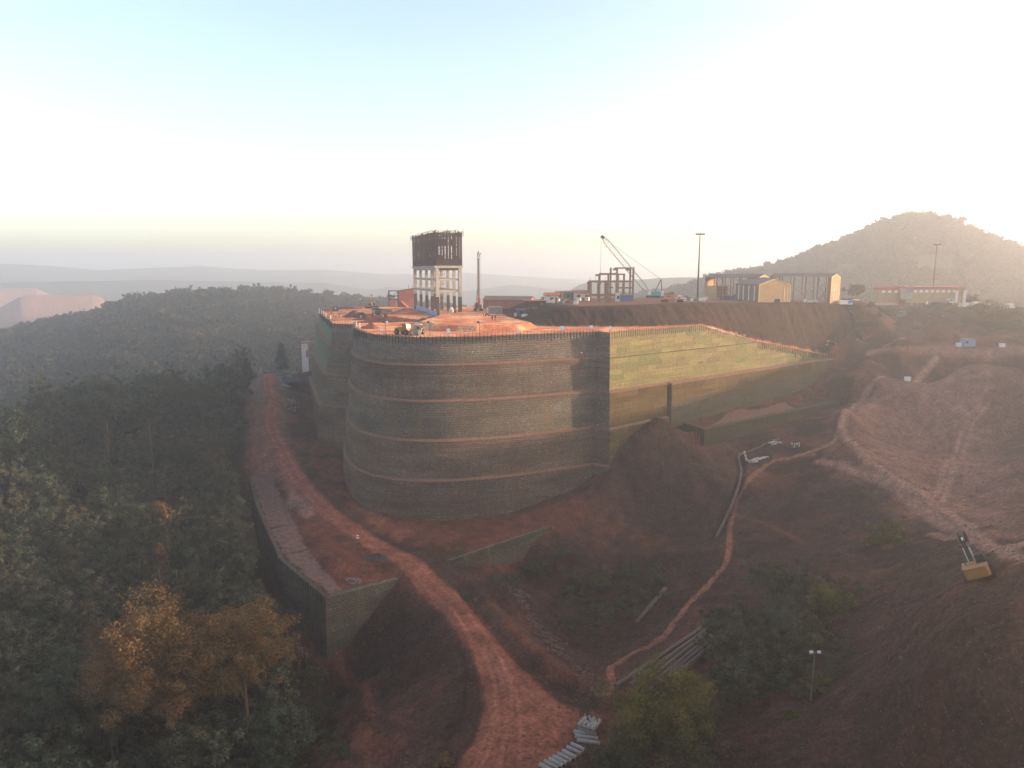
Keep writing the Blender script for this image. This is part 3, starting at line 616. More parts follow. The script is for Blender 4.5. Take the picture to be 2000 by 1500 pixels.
def bench_mesh(name, pts, out, off_in, off_out, z, mat, seed=0):
    q = resample(np.hstack([np.asarray(pts, float), np.asarray(out, float)]), 0.6); P, O = q[:, :2], q[:, 2:4]; n = len(P); rng = np.random.default_rng(seed)
    w = fbm(np.arange(n) / 9.0, np.full(n, seed * 3.3), 3)
    V = []
    for f, h in ((off_in - 0.5, 0.45), (off_in + 0.15, 0.30), (off_in + (off_out - off_in) * 0.5, 0.08), (off_out - 0.1, 0.10), (off_out + 0.14, 0.02), (off_out + 0.15, -0.22)):
        V.append(np.column_stack([P + O * (f + 0.10 * rng.random(n) * (h > -0.1)).reshape(-1, 1), z + h * (1 + 1.2 * w) + 0.05 * rng.random(n)]))
    V = np.concatenate(V); i, j = np.meshgrid(np.arange(5), np.arange(n - 1), indexing='ij'); a = i * n + j
    return np_mesh(name, V, np.stack([a, a + n, a + n + 1, a + 1], -1).reshape(-1, 4), mat, smooth=True)
POST = MB(); POST.box((0, 0, -0.75), (0.17, 0.20, 2.0)); POST.cyl((0, 0.02, 0.2), (0, 0.02, 1.35), 0.028, n=5)
POST_ME = POST.mesh('post'); POST_ME.materials.append(M_DARK)
def posts(parent, pts, out, zt, step, face=0.16, sx=1.0):
    q = resample(np.hstack([np.asarray(pts, float), np.asarray(out, float), np.broadcast_to(np.asarray(zt, float).reshape(-1, 1), (len(pts), 1))]), step)
    for k, (x, y, ox, oy, z) in enumerate(q):
        l = math.hypot(ox, oy); o = link('post', POST_ME, parent, (x + ox / l * face + random.uniform(-.05, .05), y + oy / l * face, z + random.uniform(-.12, .12)))
        s = 1.7 if random.random() < 0.05 else random.uniform(0.8, 1.15)
        o.rotation_euler = (random.uniform(-.03, .03), random.uniform(-.03, .03), math.atan2(oy, ox) + PI / 2); o.scale = (sx, 1, s)
    for h in (0.45, 0.95):
        b = MB(); b.tube([(x + ox / math.hypot(ox, oy) * face, y + oy / math.hypot(ox, oy) * face, z + h + random.uniform(-.05, .05)) for x, y, ox, oy, z in q], 0.016, 4); b.build('rail', M_STEEL, parent)

# ---------------------------------------------------------------- the great curved wall of stone baskets
GAP = 0.0
big = thing('retaining_wall', 'tall curved wall of grey stone baskets in five tiers below the platform', 'retaining wall')
_in_l = outward([LEFT_FRONT[0], CURVE[0], CURVE[1]]); 
curve_pts = [tuple(CURVE_S[0])] + [tuple(p) for p in CURVE_S[1:]]
co = outward([LEFT_FRONT[0]] + curve_pts + [BUTTRESS[1]])[1:-1]; _s = np.linspace(0, 1, len(co)); co = co * np.interp(_s, [0, 0.12, 0.25, 0.42, 0.8, 1.0], [0.55, 0.58, 0.72, 1.0, 0.95, 0.85])[:, None]
bo_all = outward(curve_pts[-2:] + [BUTTRESS[1]] + [GREEN[1]])
ends_fix = lambda o: np.array(o)
for i in range(5):
    zb = TIER_Z[i + 1] - (0.6 if i < 4 else 0); me = tier_mesh('tier', curve_pts, co, TIER_OFF[i], TIER_Z[i], zb, 1.0, mat=M_TIER[i], seed=i)
    link('tier', me, big)
    if i < 4: link('ledge', bench_mesh('ledge', curve_pts, co, TIER_OFF[i] + 0.95, TIER_OFF[i + 1], TIER_Z[i + 1], M_BENCH, i), big)
posts(big, curve_pts, co, 0.0, 1.05)
# left block: front face (stone) and long side (green mesh)
lb = thing('retaining_wall', 'stepped stone corner wall with a green meshed side at the far platform edge', 'retaining wall')
lf = [LEFT_FRONT[0], LEFT_FRONT[1]]; alll = outward(LEFT_BLOCK + [LEFT_FRONT[1], CURVE[1]])
lo_side, lo_front = alll[:4], np.array([alll[3], alll[4]])
lo_front[1] = lo_front[0] * 0 + outward(lf)[0] + np.array([0.35, 0.0])
for i in range(4):
    zb = TIER_Z[i + 1] - (0.6 if i < 4 else 0) - (4 if i == 3 else 0)
    link('tier', tier_mesh('tier', lf, lo_front, TIER_OFF[i], TIER_Z[i], zb, 0.75, mat=M_TIER[(0, 2, 2, 4)[i]], seed=20 + i), lb)
    link('side_tier', tier_mesh('side_tier', LEFT_BLOCK, lo_side, TIER_OFF[i], TIER_Z[i], zb, 0.75, mat=M_GREEN_L if i < 2 else M_OLIVE, seed=30 + i, jut=0.03), lb)
    if i < 3:
        link('ledge', bench_mesh('ledge', lf, lo_front, TIER_OFF[i] + 0.7, TIER_OFF[i + 1], TIER_Z[i + 1], M_BENCH, 40 + i), lb)
        link('ledge', bench_mesh('ledge', LEFT_BLOCK, lo_side, TIER_OFF[i] + 0.7, TIER_OFF[i + 1], TIER_Z[i + 1], M_BENCH, 50 + i), lb)
posts(lb, LEFT_BLOCK[1:], lo_side[1:], 0.0, 1.5); posts(lb, lf, lo_front, 0.0, 1.2)
# buttress and the long green wall
gw = thing('retaining_wall', 'long straight wall faced with sunlit green mesh panels right of the stone wall', 'retaining wall')
G = np.array(GREEN); go = outward([BUTTRESS[0]] + GREEN)[1:]; go[1:] = outward(GREEN)[1:]
go[0] = np.array([-0.05, -1.0]); SC = np.array([1.0] + [0.55] * (len(G) - 1)); go = go * SC[:, None]
but_o = np.array([co[-1], go[0]])
for i in range(5):
    zb = TIER_Z[i + 1] - (0.6 if i < 4 else 0)
    link('buttress_tier', tier_mesh('buttress_tier', BUTTRESS, but_o, TIER_OFF[i], TIER_Z[i], zb, 0.75, mat=M_TIER[i], seed=60 + i), gw)
    if i < 4: link('ledge', bench_mesh('ledge', BUTTRESS, but_o, TIER_OFF[i] + 0.7, TIER_OFF[i + 1], TIER_Z[i + 1], M_BENCH, 70 + i), gw)
PANEL = MB(); PANEL.box((0, 0, 0), (1, 1, 1)); PANEL_ME = {}
for m in (M_GREEN, M_BROWN, M_OLIVE):
    pm = PANEL.mesh('panel'); pm.materials.append(m); PANEL_ME[m.name] = pm
def seg_at(line, s):
    seg = np.hypot(*(line[1:, :2] - line[:-1, :2]).T); cs = np.r_[0, np.cumsum(seg)]
    return [float(np.interp(s, cs, line[:, k])) for k in range(line.shape[1])], cs[-1]
def panels(parent, line, off, zt_fn, z_top, z_bot, ph, pl, mat, batter, z_floor=None):
    """rows of mesh panels on a wall face: line holds x, y, outward x, outward y"""
    _, L = seg_at(line, 0); rows_ = int(round((z_top - z_bot) / ph)); ph = (z_top - z_bot) / rows_
    for r in range(rows_):
        s = random.uniform(-0.6, 0) * pl
        while s < L - 0.3:
            w = pl * random.choice((0.6, 0.8, 1.0, 1.0, 1.4)); s0, s1 = max(0.0, s), min(L, s + w); s += w
            if s1 - s0 < 0.4: continue
            (x0, y0, ax, ay), _ = seg_at(line, s0); (x1, y1, bx, by), _ = seg_at(line, s1)
            za = z_top - r * ph; zc = za - ph; zt = min(za, zt_fn((x0 + x1) / 2))
            if zt - zc < 0.12: continue
            if z_floor is not None and zt < z_floor((x0 + x1) / 2) - 1: continue
            f = off + batter * (z_top - (zt + zc) / 2) / (z_top - z_bot) + 0.03 + random.uniform(0, 0.09)
            cx = (x0 + ax * f + x1 + bx * f) / 2; cy = (y0 + ay * f + y1 + by * f) / 2
            o = link('panel', PANEL_ME[mat.name], parent, (cx, cy, (zt + zc) / 2))
            o.rotation_euler.z = math.atan2(y1 + by * f - y0 - ay * f, x1 + bx * f - x0 - ax * f)
            o.scale = (math.hypot(x1 + bx * f - x0 - ax * f, y1 + by * f - y0 - ay * f) - 0.06, 0.10, zt - zc - 0.05)
GL = resample(np.hstack([G, go]), 1.0)
def cut(line, x0, x1): return line[(line[:, 0] >= x0) & (line[:, 0] <= x1)]
gz = lambda x: float(rim_z(x))
T1 = cut(GL, 0, 84.6); T2 = cut(GL, 0, 126.6); T3a = cut(GL, 0, 46.2); T3b = cut(GL, 45.6, 150)
for i, (ln_, off, mat, zf) in enumerate([(T1, 0.0, M_GREEN, gz), (T2, 1.05, M_GREEN, lambda x: min(-7.2, gz(x)))]):
    me = tier_mesh('tier', ln_[:, :2], ln_[:, 2:4], off, [zf(x) for x in ln_[:, 0]], TIER_Z[i + 1] - 0.5, 0.5, mat=M_GREEN, seed=80 + i, jut=0.02); link('tier', me, gw)
    panels(gw, ln_, off, zf, TIER_Z[i], TIER_Z[i + 1], 1.5, 6.5, mat, 0.5)
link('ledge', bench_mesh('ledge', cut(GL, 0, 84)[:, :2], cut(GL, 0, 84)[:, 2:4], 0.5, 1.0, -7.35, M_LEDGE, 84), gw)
link('ledge', bench_mesh('ledge', T2[:, :2], T2[:, 2:4], 2.0, 3.5, -16.5, M_BENCH, 85), gw)
for i, (ln_, off, z0, z1, mat) in enumerate([(T3a, 3.5, -16.5, -26.6, M_BROWN), (T3a, 5.8, -26.6, -36.8, M_BROWN), (T3a, 7.6, -36.8, -46, M_OLIVE)]):
    link('tier', tier_mesh('tier', ln_[:, :2], ln_[:, 2:4], off, z0, z1 - 0.5, 0.6, mat=M_BROWN, seed=90 + i, jut=0.02), gw)
    panels(gw, ln_, off, lambda x: 99, z0, z1, 1.7, 6.0, mat, 0.6)
link('ledge', bench_mesh('ledge', T3a[:, :2], T3a[:, 2:4], 4.1, 5.8, -26.6, M_BENCH, 86), gw)
T3e = np.vstack([np.r_[T3b[0, :2] + np.array([-0.2, 0.25]) * 8, T3b[0, 2:4]], T3b])
for i, (off, z0, z1) in enumerate([(5.2, -16.5, -22.0), (5.2, -22.0, -29.5)]):
    ln_ = T3b
    link('tier', tier_mesh('tier', ln_[:, :2], ln_[:, 2:4], off, z0, z1 - 0.5, 0.4, mat=M_OLIVE, seed=95 + i, jut=0.02), gw)
    panels(gw, ln_, off, lambda x: 99, z0, z1, 1.6, 6.5, M_BROWN if i == 0 else M_OLIVE, 0.4)
b = MB(); e0 = T3b[0, :2]; eo = T3b[0, 2:4]        # end face of the section that stands forward
for z0, z1 in ((-16.45, -30.0),):
    p0 = e0 + eo * 1.0; p1 = e0 + eo * 5.35; p2 = e0 + eo * 5.8; b.add([(p0[0], p0[1], z0), (p1[0], p1[1], z0), (p2[0], p2[1], z1), (p0[0], p0[1], z1)], [(0, 1, 2, 3)])
    q = np.array([0.35, 0.28]); b.add([(p0[0] + q[0], p0[1] + q[1], z0), (p1[0] + q[0], p1[1] + q[1], z0), (p2[0] + q[0], p2[1] + q[1], z1), (p0[0] + q[0], p0[1] + q[1], z1)], [(3, 2, 1, 0)])
b.build('end_face', M_GAB2, gw)
link('ledge', bench_mesh('ledge', T3b[:, :2], T3b[:, 2:4], 3.2, 5.25, -16.48, M_BENCH, 88), gw)
posts(gw, T1[:, :2], T1[:, 2:4], [gz(x) for x in T1[:, 0]], 0.95, 0.1)
_t = cut(GL, 84, 126.6); posts(gw, _t[:, :2], _t[:, 2:4], [gz(x) for x in _t[:, 0]], 1.15, 1.1)
_t = cut(GL, 126, 142); posts(gw, _t[:, :2], _t[:, 2:4], -16.5, 1.2, 2.8)

# ---------------------------------------------------------------- low walls
def low_wall(label, corner_line, zt, zb, mat, topmat=None, course=0.62, cap=2.0, post=0):
    w = thing('retaining_wall', label, 'retaining wall'); ln_ = np.array(corner_line, float); o = outward(ln_[:, :2])
    zs = ln_[:, 2] if ln_.shape[1] > 2 else zt
    for k in range(len(ln_) - 1):
        link('face', tier_mesh('face', ln_[k:k + 2, :2], o[k:k + 2], 0, zs if np.isscalar(zs) else zs[k:k + 2], zb, 0.5, mat=mat, seed=100 + k, cap=cap, course=course), w)
    if post: posts(w, ln_[:post + 1, :2], o[:post + 1], zt if np.isscalar(zs) else zs[:post + 1], 1.15, 0.1)
    return w
def wz(px, py, z): v = at_z(px, py, z); return (v.x, v.y, z)
lw = low_wall('near grey stone wall with two faces meeting at a corner above the forest', [wz(484, 926, -44.6), wz(500, 990, -45.5), wz(545, 1092, -46.6), wz(636, 1168, -47.2), wz(700, 1150, -47.5), wz(778, 1130, -47.9)], None, -64, M_GAB2, cap=1.0, post=3)
rw = low_wall('low olive mesh wall with a flat soil top below the green wall', [wz(1325, 822, -29.0), wz(1376, 838, -29.3), wz(1545, 803, -29.3), wz(1650, 781, -29.3)], None, -37, M_OLIVE, cap=2.0)
mw = low_wall('short mossy stone wall beside the road junction, half buried', [wz(872, 1096, -46.9), wz(960, 1066, -46.9), wz(1020, 1046, -46.9), wz(1078, 1027, -46.8)], None, -53, M_GAB2, cap=0.6)
# ---------------------------------------------------------------- placing
def pl(px, py):                       # on the platform
    v = at_z(px, py, 0.3); v.z = zat(v.x, v.y); return v
def pd(px, d, dz=0.0):                # at a given depth, on whatever ground is there
    x = (px - 1000) / F_PX * d; y = (d - 12 * SP) / CP; return Vector((x, y, zat(x, y) + dz))
M_CONC = paint('weathered concrete', (158, 152, 144), 0.9, 0, 0.22, 0.8, 0.12)
M_CONC2 = paint('dusty brown concrete', (122, 98, 86), 0.9, 0, 0.22, 0.8, 0.35)
M_BITUM = paint('bitumen coating', (52, 44, 42), 0.8, 0, 0.2, 1.2, 0.2)
M_REBAR = paint('rusted rebar and forms', (60, 44, 40), 0.9, 0.0, 0.3, 1.0, 0.2)
M_DKFORM = paint('dark form boards', (50, 44, 44), 0.9, 0, 0.3, 1.0, 0.1)
M_BLUE = paint('blue sheet', (122, 150, 190), 0.6, 0, 0.15, 0.7, 0.2)
M_DBLUE = paint('dark blue sheet', (60, 84, 130), 0.6, 0, 0.2, 0.7, 0.2)
M_WHITE = paint('dusty white paint', (205, 200, 192), 0.7, 0, 0.12, 0.9, 0.25)
M_BOARD = paint('white board', (226, 220, 214), 0.7, 0, 0.05, 0.9, 0.08)
M_YEL = paint('construction yellow', (152, 102, 52), 0.5, 0, 0.15, 1.0, 0.3)
M_REDP = paint('machine red', (170, 62, 46), 0.5, 0, 0.2, 1.0, 0.2)
M_TEAL = paint('machine teal', (62, 140, 146), 0.5, 0, 0.15, 1.0, 0.2)
M_RUB = paint('rubber', (38, 36, 36), 0.9, 0, 0.2, 2.0, 0.35)
M_GLASS = paint('dark glass', (36, 42, 48), 0.15, 0, 0.1, 1.0, 0.1); M_GLASS.node_tree.nodes['Principled BSDF'].inputs['Specular IOR Level'].default_value = 0.6
M_CREAM = paint('cream cladding', (168, 136, 98), 0.7, 0, 0.10, 0.5, 0.15)
M_TRIM = paint('pale trim', (204, 176, 136), 0.7, 0, 0.08, 0.5, 0.1)
M_ROOF = paint('brown roof sheet', (112, 92, 84), 0.7, 0.1, 0.15, 0.4, 0.15)
M_CLAD = paint('dark and shade-tinted cladding', (116, 92, 78), 0.8, 0, 0.15, 0.5, 0.25)
M_REDSH = paint('faded red sheet', (146, 88, 76), 0.8, 0, 0.15, 0.5, 0.25)
M_TEALD = paint('weathered teal', (84, 116, 118), 0.7, 0, 0.15, 1.0, 0.3)
M_GREY = paint('grey steel', (120, 118, 116), 0.6, 0.2, 0.2, 1.0, 0.2)
M_TRUCK = paint('grey green truck paint', (118, 116, 100), 0.6, 0, 0.15, 1.0, 0.35)

# ---------------------------------------------------------------- the unfinished bunker tower
def tower():
    near = Vector((-29.5, 283.0, 0)); u = Vector((0.949, 0.316, 0)); w = Vector((-0.316, 0.949, 0)); W, L = 9.2, 46.0
    rz = math.atan2(u.y, u.x); t = thing('bunker_tower', 'tall unfinished concrete frame on columns with a rusty rebar cage on top', 'tower', near + Vector((0, 0, zat(near.x, near.y))), rz)
    xs = [0, W]; ys = [0, 9.5, 20.5, 33, L]
    for i, x in enumerate(xs):
        for j, y in enumerate(ys):
            s = 1.25 if j in (0, 4) else 1.05
            c = MB().box((x, y, 13.0), (s, s, 12.0)).build('column', M_CONC, t)
            MB().box((x, y, 3.4), (s + 0.05, s + 0.05, 7.2)).build('column_base', M_BITUM, c)
    for z, h in ((9.3, 1.0), (13.8, 0.85)):
        for x in xs:
            for a, b in zip(ys[:-1], ys[1:]): MB().box((x, (a + b) / 2, z), (0.7, b - a - 1.2, h)).build('beam', M_CONC, t)
        for y in (ys[:1] + ys[-1:]): MB().box((W / 2, y, z), (W - 1.2, 0.7, h)).build('cross_beam', M_CONC, t)
    MB().box((W / 2, L / 2, 18.75), (W + 2.2, L + 2.0, 0.9)).build('deck', M_CONC, t)
    for x in xs: MB().box((x, L / 2, 17.9), (1.2, L, 1.0)).build('edge_beam', M_CONC, t)
    MB().box((W / 2, L / 2, 20.6), (W + 1.4, L + 1.4, 2.8)).build('form_boards', M_DKFORM, t)
    H0, H1 = 19.2, 32.0
    def cage(name, a, b, n, seed):
        rng = random.Random(seed); m = MB(); a = Vector(a); b = Vector(b); d = b - a; nrm = Vector((d.y, -d.x, 0)).normalized()
        for k in range(n + 1):
            p = a + d * (k / n); hh = H1 + rng.uniform(-0.1, 0.9)
            m.beam((p.x, p.y, H0), (p.x, p.y, hh), 0.5 if k % 4 == 0 else 0.28)
            q = p - nrm * 0.9
            if k % 2 == 1: m.beam((q.x, q.y, H0), (q.x, q.y, H1 - rng.uniform(0, 1)), 0.42)
        z = H0 + 1.0
        while z < H1:
            m.beam((a.x, a.y, z), (b.x, b.y, z), 0.12); z += 1.3
        for z in (H1 - 0.2, H0 + 0.4): m.beam((a.x, a.y, z), (b.x, b.y, z), 0.4)
        for k in range(0, n - 3, 4):
            p = a + d * (k / n); q = a + d * ((k + 4) / n); m.beam((p.x, p.y, H0 + 1), (q.x, q.y, H1 - 2), 0.14)
        return m.build(name, M_REBAR, t)
    cage('rebar_cage', (-0.6, -0.6, 0), (W + .6, -0.6, 0), 9, 1); cage('rebar_cage', (-0.6, L + .6, 0), (-0.6, -0.6, 0), 24, 2)
    cage('rebar_cage', (W + .6, -0.6, 0), (W + .6, L + .6, 0), 16, 3); cage('rebar_cage', (-0.6, L + .6, 0), (W + .6, L + .6, 0), 5, 4)
    rp = random.Random(9)                  # form panels hung inside the bars
    for k in range(46):
        z = H0 + 2.6 + 3.2 * (k % 3) + rp.uniform(-.2, .2); y = 1.2 + (L - 2.4) * ((k // 3) + 0.5) / 15.4
        if rp.random() < 0.72: MB().box((-0.25, y, z), (0.10, 2.5, 2.7)).build('form_panel', M_DKFORM if rp.random() < .5 else M_REBAR, t)
    for k in range(12):
        z = H0 + 2.6 + 3.2 * (k % 3); x = 0.6 + (W - 1.2) * ((k // 3) + 0.5) / 4
        if rp.random() < 0.5: MB().box((x, -0.25, z), (1.7, 0.10, 2.7)).build('form_panel', M_DKFORM if rp.random() < .5 else M_REBAR, t)
    m = MB(); rng = random.Random(5)      # working deck and loose bars on the top
    for k in range(26):
        y = L * k / 25; m.beam((-1.6, y, H1 - 0.4), (W + 1.6, y + rng.uniform(-.5, .5), H1 - 0.4 + rng.uniform(-.2, .5)), 0.16)
        m.beam((-1.7, y, H1 - 1.4), (-1.7, y, H1 + rng.uniform(0.3, 1.0)), 0.10); m.beam((W + 1.6, y, H1 - 1.4), (W + 1.6, y, H1 + rng.uniform(0.3, 1.2)), 0.12)
    m.beam((-1.7, 0, H1 + 0.7), (-1.7, L, H1 + 0.5), 0.1); m.beam((W + 1.6, 0, H1 + 0.6), (W + 1.6, L, H1 + 0.5), 0.1)
    for k in range(8): m.beam((rng.uniform(0, W), rng.uniform(-2, 3), H1 + rng.uniform(-.3, .6)), (rng.uniform(0, W + 3), rng.uniform(4, 10), H1 + rng.uniform(.2, 1.8)), 0.12)
    m.build('top_scaffold', M_REBAR, t)
    m = MB()                               # stair scaffold inside
    for x in (3.4, 6.2):
        for y in (13, 16): m.beam((x, y, 0), (x, y, 18), 0.14)
    for k in range(9): m.beam((3.4, 13, 1 + 2 * k), (6.2, 16, 1 + 2 * k), 0.10); m.beam((3.4, 16, 1 + 2 * k), (6.2, 13, 2 + 2 * k), 0.12)
    m.build('stair_scaffold', M_GREY, t)
tower()
# the screen of blue sheets at its foot
bf = thing('sheet_fence', 'row of pale blue sheets along the foot of the concrete tower', 'fence', pl(806, 600))
_a, _b = pl(806, 600) - bf.location, pl(853, 617) - bf.location; _ang = math.atan2(_b.y - _a.y, _b.x - _a.x)
for k in range(9):
    p = _a.lerp(_b, (k + 0.5) / 9); l = (_b - _a).xy.length / 9
    MB().box((0, 0, 0.95), (l * 0.94, 0.06, 1.9 + 0.2 * random.random())).build('sheet', M_BLUE, bf, (p.x, p.y + random.uniform(-.15, .15), p.z), _ang + random.uniform(-.06, .06))

# ---------------------------------------------------------------- sheds and houses
def gable_box(t, w, l, he, hr, wall, roof, trim=None, open_sides=False, over=0.3, y0=0):
    """a shed: gable end on -y, ridge along y; w wide, l long"""
    b = MB(); b.prism([(-w / 2, 0), (w / 2, 0), (w / 2, he), (0, hr), (-w / 2, he)], y0, y0 + 0.12); b.build('gable_wall', wall, t)
    b = MB(); b.prism([(-w / 2, 0), (w / 2, 0), (w / 2, he), (0, hr), (-w / 2, he)], y0 + l - 0.12, y0 + l); b.build('gable_wall', wall, t)
    for s in (-1, 1):
        if not open_sides: MB().box((s * (w / 2 - 0.06), y0 + l / 2, he / 2), (0.12, l - 0.3, he)).build('side_wall', M_CLAD if wall is M_CREAM else wall, t)  # cream sheds get darker sides: shade painted into the wall colour
        r = MB(); r.add([(0, y0 - over, hr + .1), (s * (w / 2 + over), y0 - over, he + .1 - over * (hr - he) / (w / 2)), (s * (w / 2 + over), y0 + l + over, he + .1 - over * (hr - he) / (w / 2)), (0, y0 + l + over, hr + .1),
                 (0, y0 - over, hr + .24), (s * (w / 2 + over), y0 - over, he + .24 - over * (hr - he) / (w / 2)), (s * (w / 2 + over), y0 + l + over, he + .24 - over * (hr - he) / (w / 2)), (0, y0 + l + over, hr + .24)],
                 [(0, 1, 2, 3), (7, 6, 5, 4), (0, 4, 5, 1), (1, 5, 6, 2), (2, 6, 7, 3), (3, 7, 4, 0)]); r.build('roof', roof, t)
    if trim:
        for k in range(1, int(w / 0.9)): 
            x = -w / 2 + k * w / int(w / 0.9); MB().box((x, y0 - 0.03, (he + (hr - he) * (1 - abs(x) / (w / 2)) - 0.4) / 2), (0.10, 0.05, he + (hr - he) * (1 - abs(x) / (w / 2)) - 0.5)).build('batten', wall, t)
        for s in (-1, 1):
            MB().beam((0, y0 - 0.05, hr - .1), (s * w / 2, y0 - 0.05, he - .1), 0.10, 0.5).build('trim', trim, t)
            MB().box((s * (w / 2 - 0.15), y0 - 0.05, he / 2 - 0.2), (0.32, 0.1, he - 0.4)).build('trim', trim, t)
def house(label, px, d, w, l, he, hr, wall, roof, rz=0, cat='house', name='house', win=2, dz=0.0, flat=False, door=True):
    t = thing(name, label, cat, pd(px, d, dz), rz)
    if flat:
        MB().box((0, l / 2, he / 2), (w, l, he)).build('wall', wall, t); MB().box((0, l / 2, he + 0.1), (w + 0.5, l + 0.5, 0.22)).build('roof', roof, t)
    else:
        b = MB().box((0, l / 2, he / 2), (w, l, he)); b.build('wall', wall, t)
        r = MB(); r.prism([(-0.4, he - 0.1), (l / 2, hr), (l + 0.4, he - 0.1), (l + 0.4, he + 0.1), (l / 2, hr + 0.2), (-0.4, he + 0.1)], -w / 2 - 0.4, w / 2 + 0.4, 'x'); r.build('roof', roof, t)
    for k in range(win):
        x = -w / 2 + w * (k + 0.5) / win; f = MB().box((x, -0.03, he * 0.55), (min(1.3, w / win * 0.5), 0.08, he * 0.32)).build('window', M_GLASS, t)
    if door: MB().box((w * 0.3, -0.04, he * 0.36), (0.9, 0.08, he * 0.7)).build('door', M_CLAD, t)
    return t
# red processing house with chute and steel frame behind the tower
rb = thing('processing_house', 'tall dull red sheet building with a slanting chute left of the tower', 'building', pd(792, 352), 0.1)
b = MB(); b.prism([(-4.0, 0), (4.0, 0), (4.0, 12.2), (-4.0, 11.0)], 0, 9); b.build('wall', M_REDSH, rb)
b = MB(); b.prism([(-4.3, 11.0), (4.3, 12.3), (4.3, 12.6), (-4.3, 11.3)], -0.3, 9.3); b.build('roof', M_ROOF, rb)
MB().beam((-2.0, -0.6, 6.0), (3.6, -2.8, 1.0), 2.4, 0.5).build('chute', M_REDSH, rb); MB().box((-3.6, -0.06, 6), (0.5, 0.1, 10)).build('corner_strip', M_GREY, rb)
for x in (1.5, 3.2): MB().cyl((x, 4, 12), (x, 4, 14.2), 0.14, n=6).build('vent_pipe', M_GREY, rb)
sf = thing('steel_gantry', 'dark braced steel frame standing beside the red processing house', 'steel frame', pd(768, 345), 0.1)
for x in (-2.2, 2.2):
    for y in (0, 4): MB().box((x, y, 4.0), (0.35, 0.35, 8.0)).build('column', M_DARK, sf)
for z in (3.6, 5.4, 7.9): MB().box((0, 0, z), (4.7, 0.3, 0.35)).build('beam', M_DARK, sf); MB().box((0, 4, z), (4.7, 0.3, 0.35)).build('beam', M_DARK, sf)
MB().beam((-2.2, 0, 3.6), (2.2, 0, 7.8), 0.2).build('brace', M_DARK, sf); MB().beam((2.2, 0, 3.6), (-2.2, 0, 6.8), 0.2).build('brace', M_DARK, sf)
MB().box((-0.3, 0.4, 1.5), (3.2, 2.4, 3.0)).build('equipment_box', M_REDSH, sf)

# three cladded sheds on the plateau
sA = thing('open_shed', 'long open shed on posts with one gabled cream end, behind the closed shed', 'shed', pd(1490, 300), math.radians(37))
W_, L_, HE, HR = 8.2, 27.0, 9.6, 11.0
gable_box(sA, W_, L_, HE, HR, M_CREAM, M_ROOF, M_TRIM, True)
for k in range(7):
    for s in (-1, 1): MB().box((s * (W_ / 2 - .2), 0.4 + k * (L_ - .8) / 6, HE / 2), (0.32, 0.32, HE)).build('post', M_STEEL, sA)
for s in (-1, 1):
    for k in range(4): MB().box((s * (W_ / 2 - .1), L_ - 3.6, 0.8 + 1.7 * k), (0.12, 7, 0.12)).build('rail', M_STEEL, sA)
    MB().box((s * (W_ / 2 - .05), L_ - 3.2, 3.0), (0.06, 6.2, 5.4)).build('side_panel', M_CREAM, sA)
for a in (0.4, 7.9, 15.8): MB().beam((-W_ / 2, a, HE - 2.4), (-W_ / 2, a + 3.6, HE - .2), 0.16).build('brace', M_STEEL, sA)
sB = thing('closed_shed', 'closed cream cladded shed with pale edged gable at the rim of the bank', 'shed', pd(1512, 286), math.radians(14))
gable_box(sB, 14.4, 17, 7.1, 9.6, M_CREAM, M_ROOF, M_TRIM); MB().box((1.4, -0.1, 0.7), (2.4, 0.12, 1.4)).build('hatch', M_GLASS, sB)
for y in (3, 7, 11, 14.5): MB().box((-7.25, y, 3.6), (0.05, 0.7, 6.0)).build('light_strip', M_WHITE, sB)
for x in (4.4, 5.9): MB().box((x, -0.08, 3.2), (0.35, 0.06, 5.6)).build('light_strip', M_TRIM, sB)
sC = thing('open_shed', 'long open shed on posts ending in a tall cream clad bay on a block', 'shed', pd(1630, 300), math.radians(38))
W_, L_, HE, HR = 7.2, 28.5, 11.0, 12.2
gable_box(sC, W_, L_, HE, HR, M_CREAM, M_ROOF, M_TRIM, True)
for k in range(6):
    for s in (-1, 1): MB().box((s * (W_ / 2 - .2), 0.4 + k * (L_ - .8) / 5, HE / 2), (0.34, 0.34, HE)).build('post', M_STEEL, sC)
for s in (-1, 1):
    MB().box((s * (W_ / 2 - .05), 0.9, HE / 2), (0.06, 1.4, HE)).build('side_panel', M_CLAD, sC)
    MB().beam((s * W_ / 2, 4.9, HE - 4), (s * W_ / 2, 1.2, 1), 0.18).build('brace', M_STEEL, sC); MB().beam((s * W_ / 2, 1.2, HE - 4), (s * W_ / 2, 4.9, 1), 0.18).build('brace', M_STEEL, sC)
for x in (-0.9, 0.9):
    for z in (2.6, 6.6): MB().box((x, -0.08, z), (0.3, 0.06, 3.2)).build('light_strip', M_WHITE, sC)
MB().box((0, 2.0, -2.4), (W_ + 0.6, 5.0, 4.7), taper=1.0).build('footing_block', M_CREAM, sC)
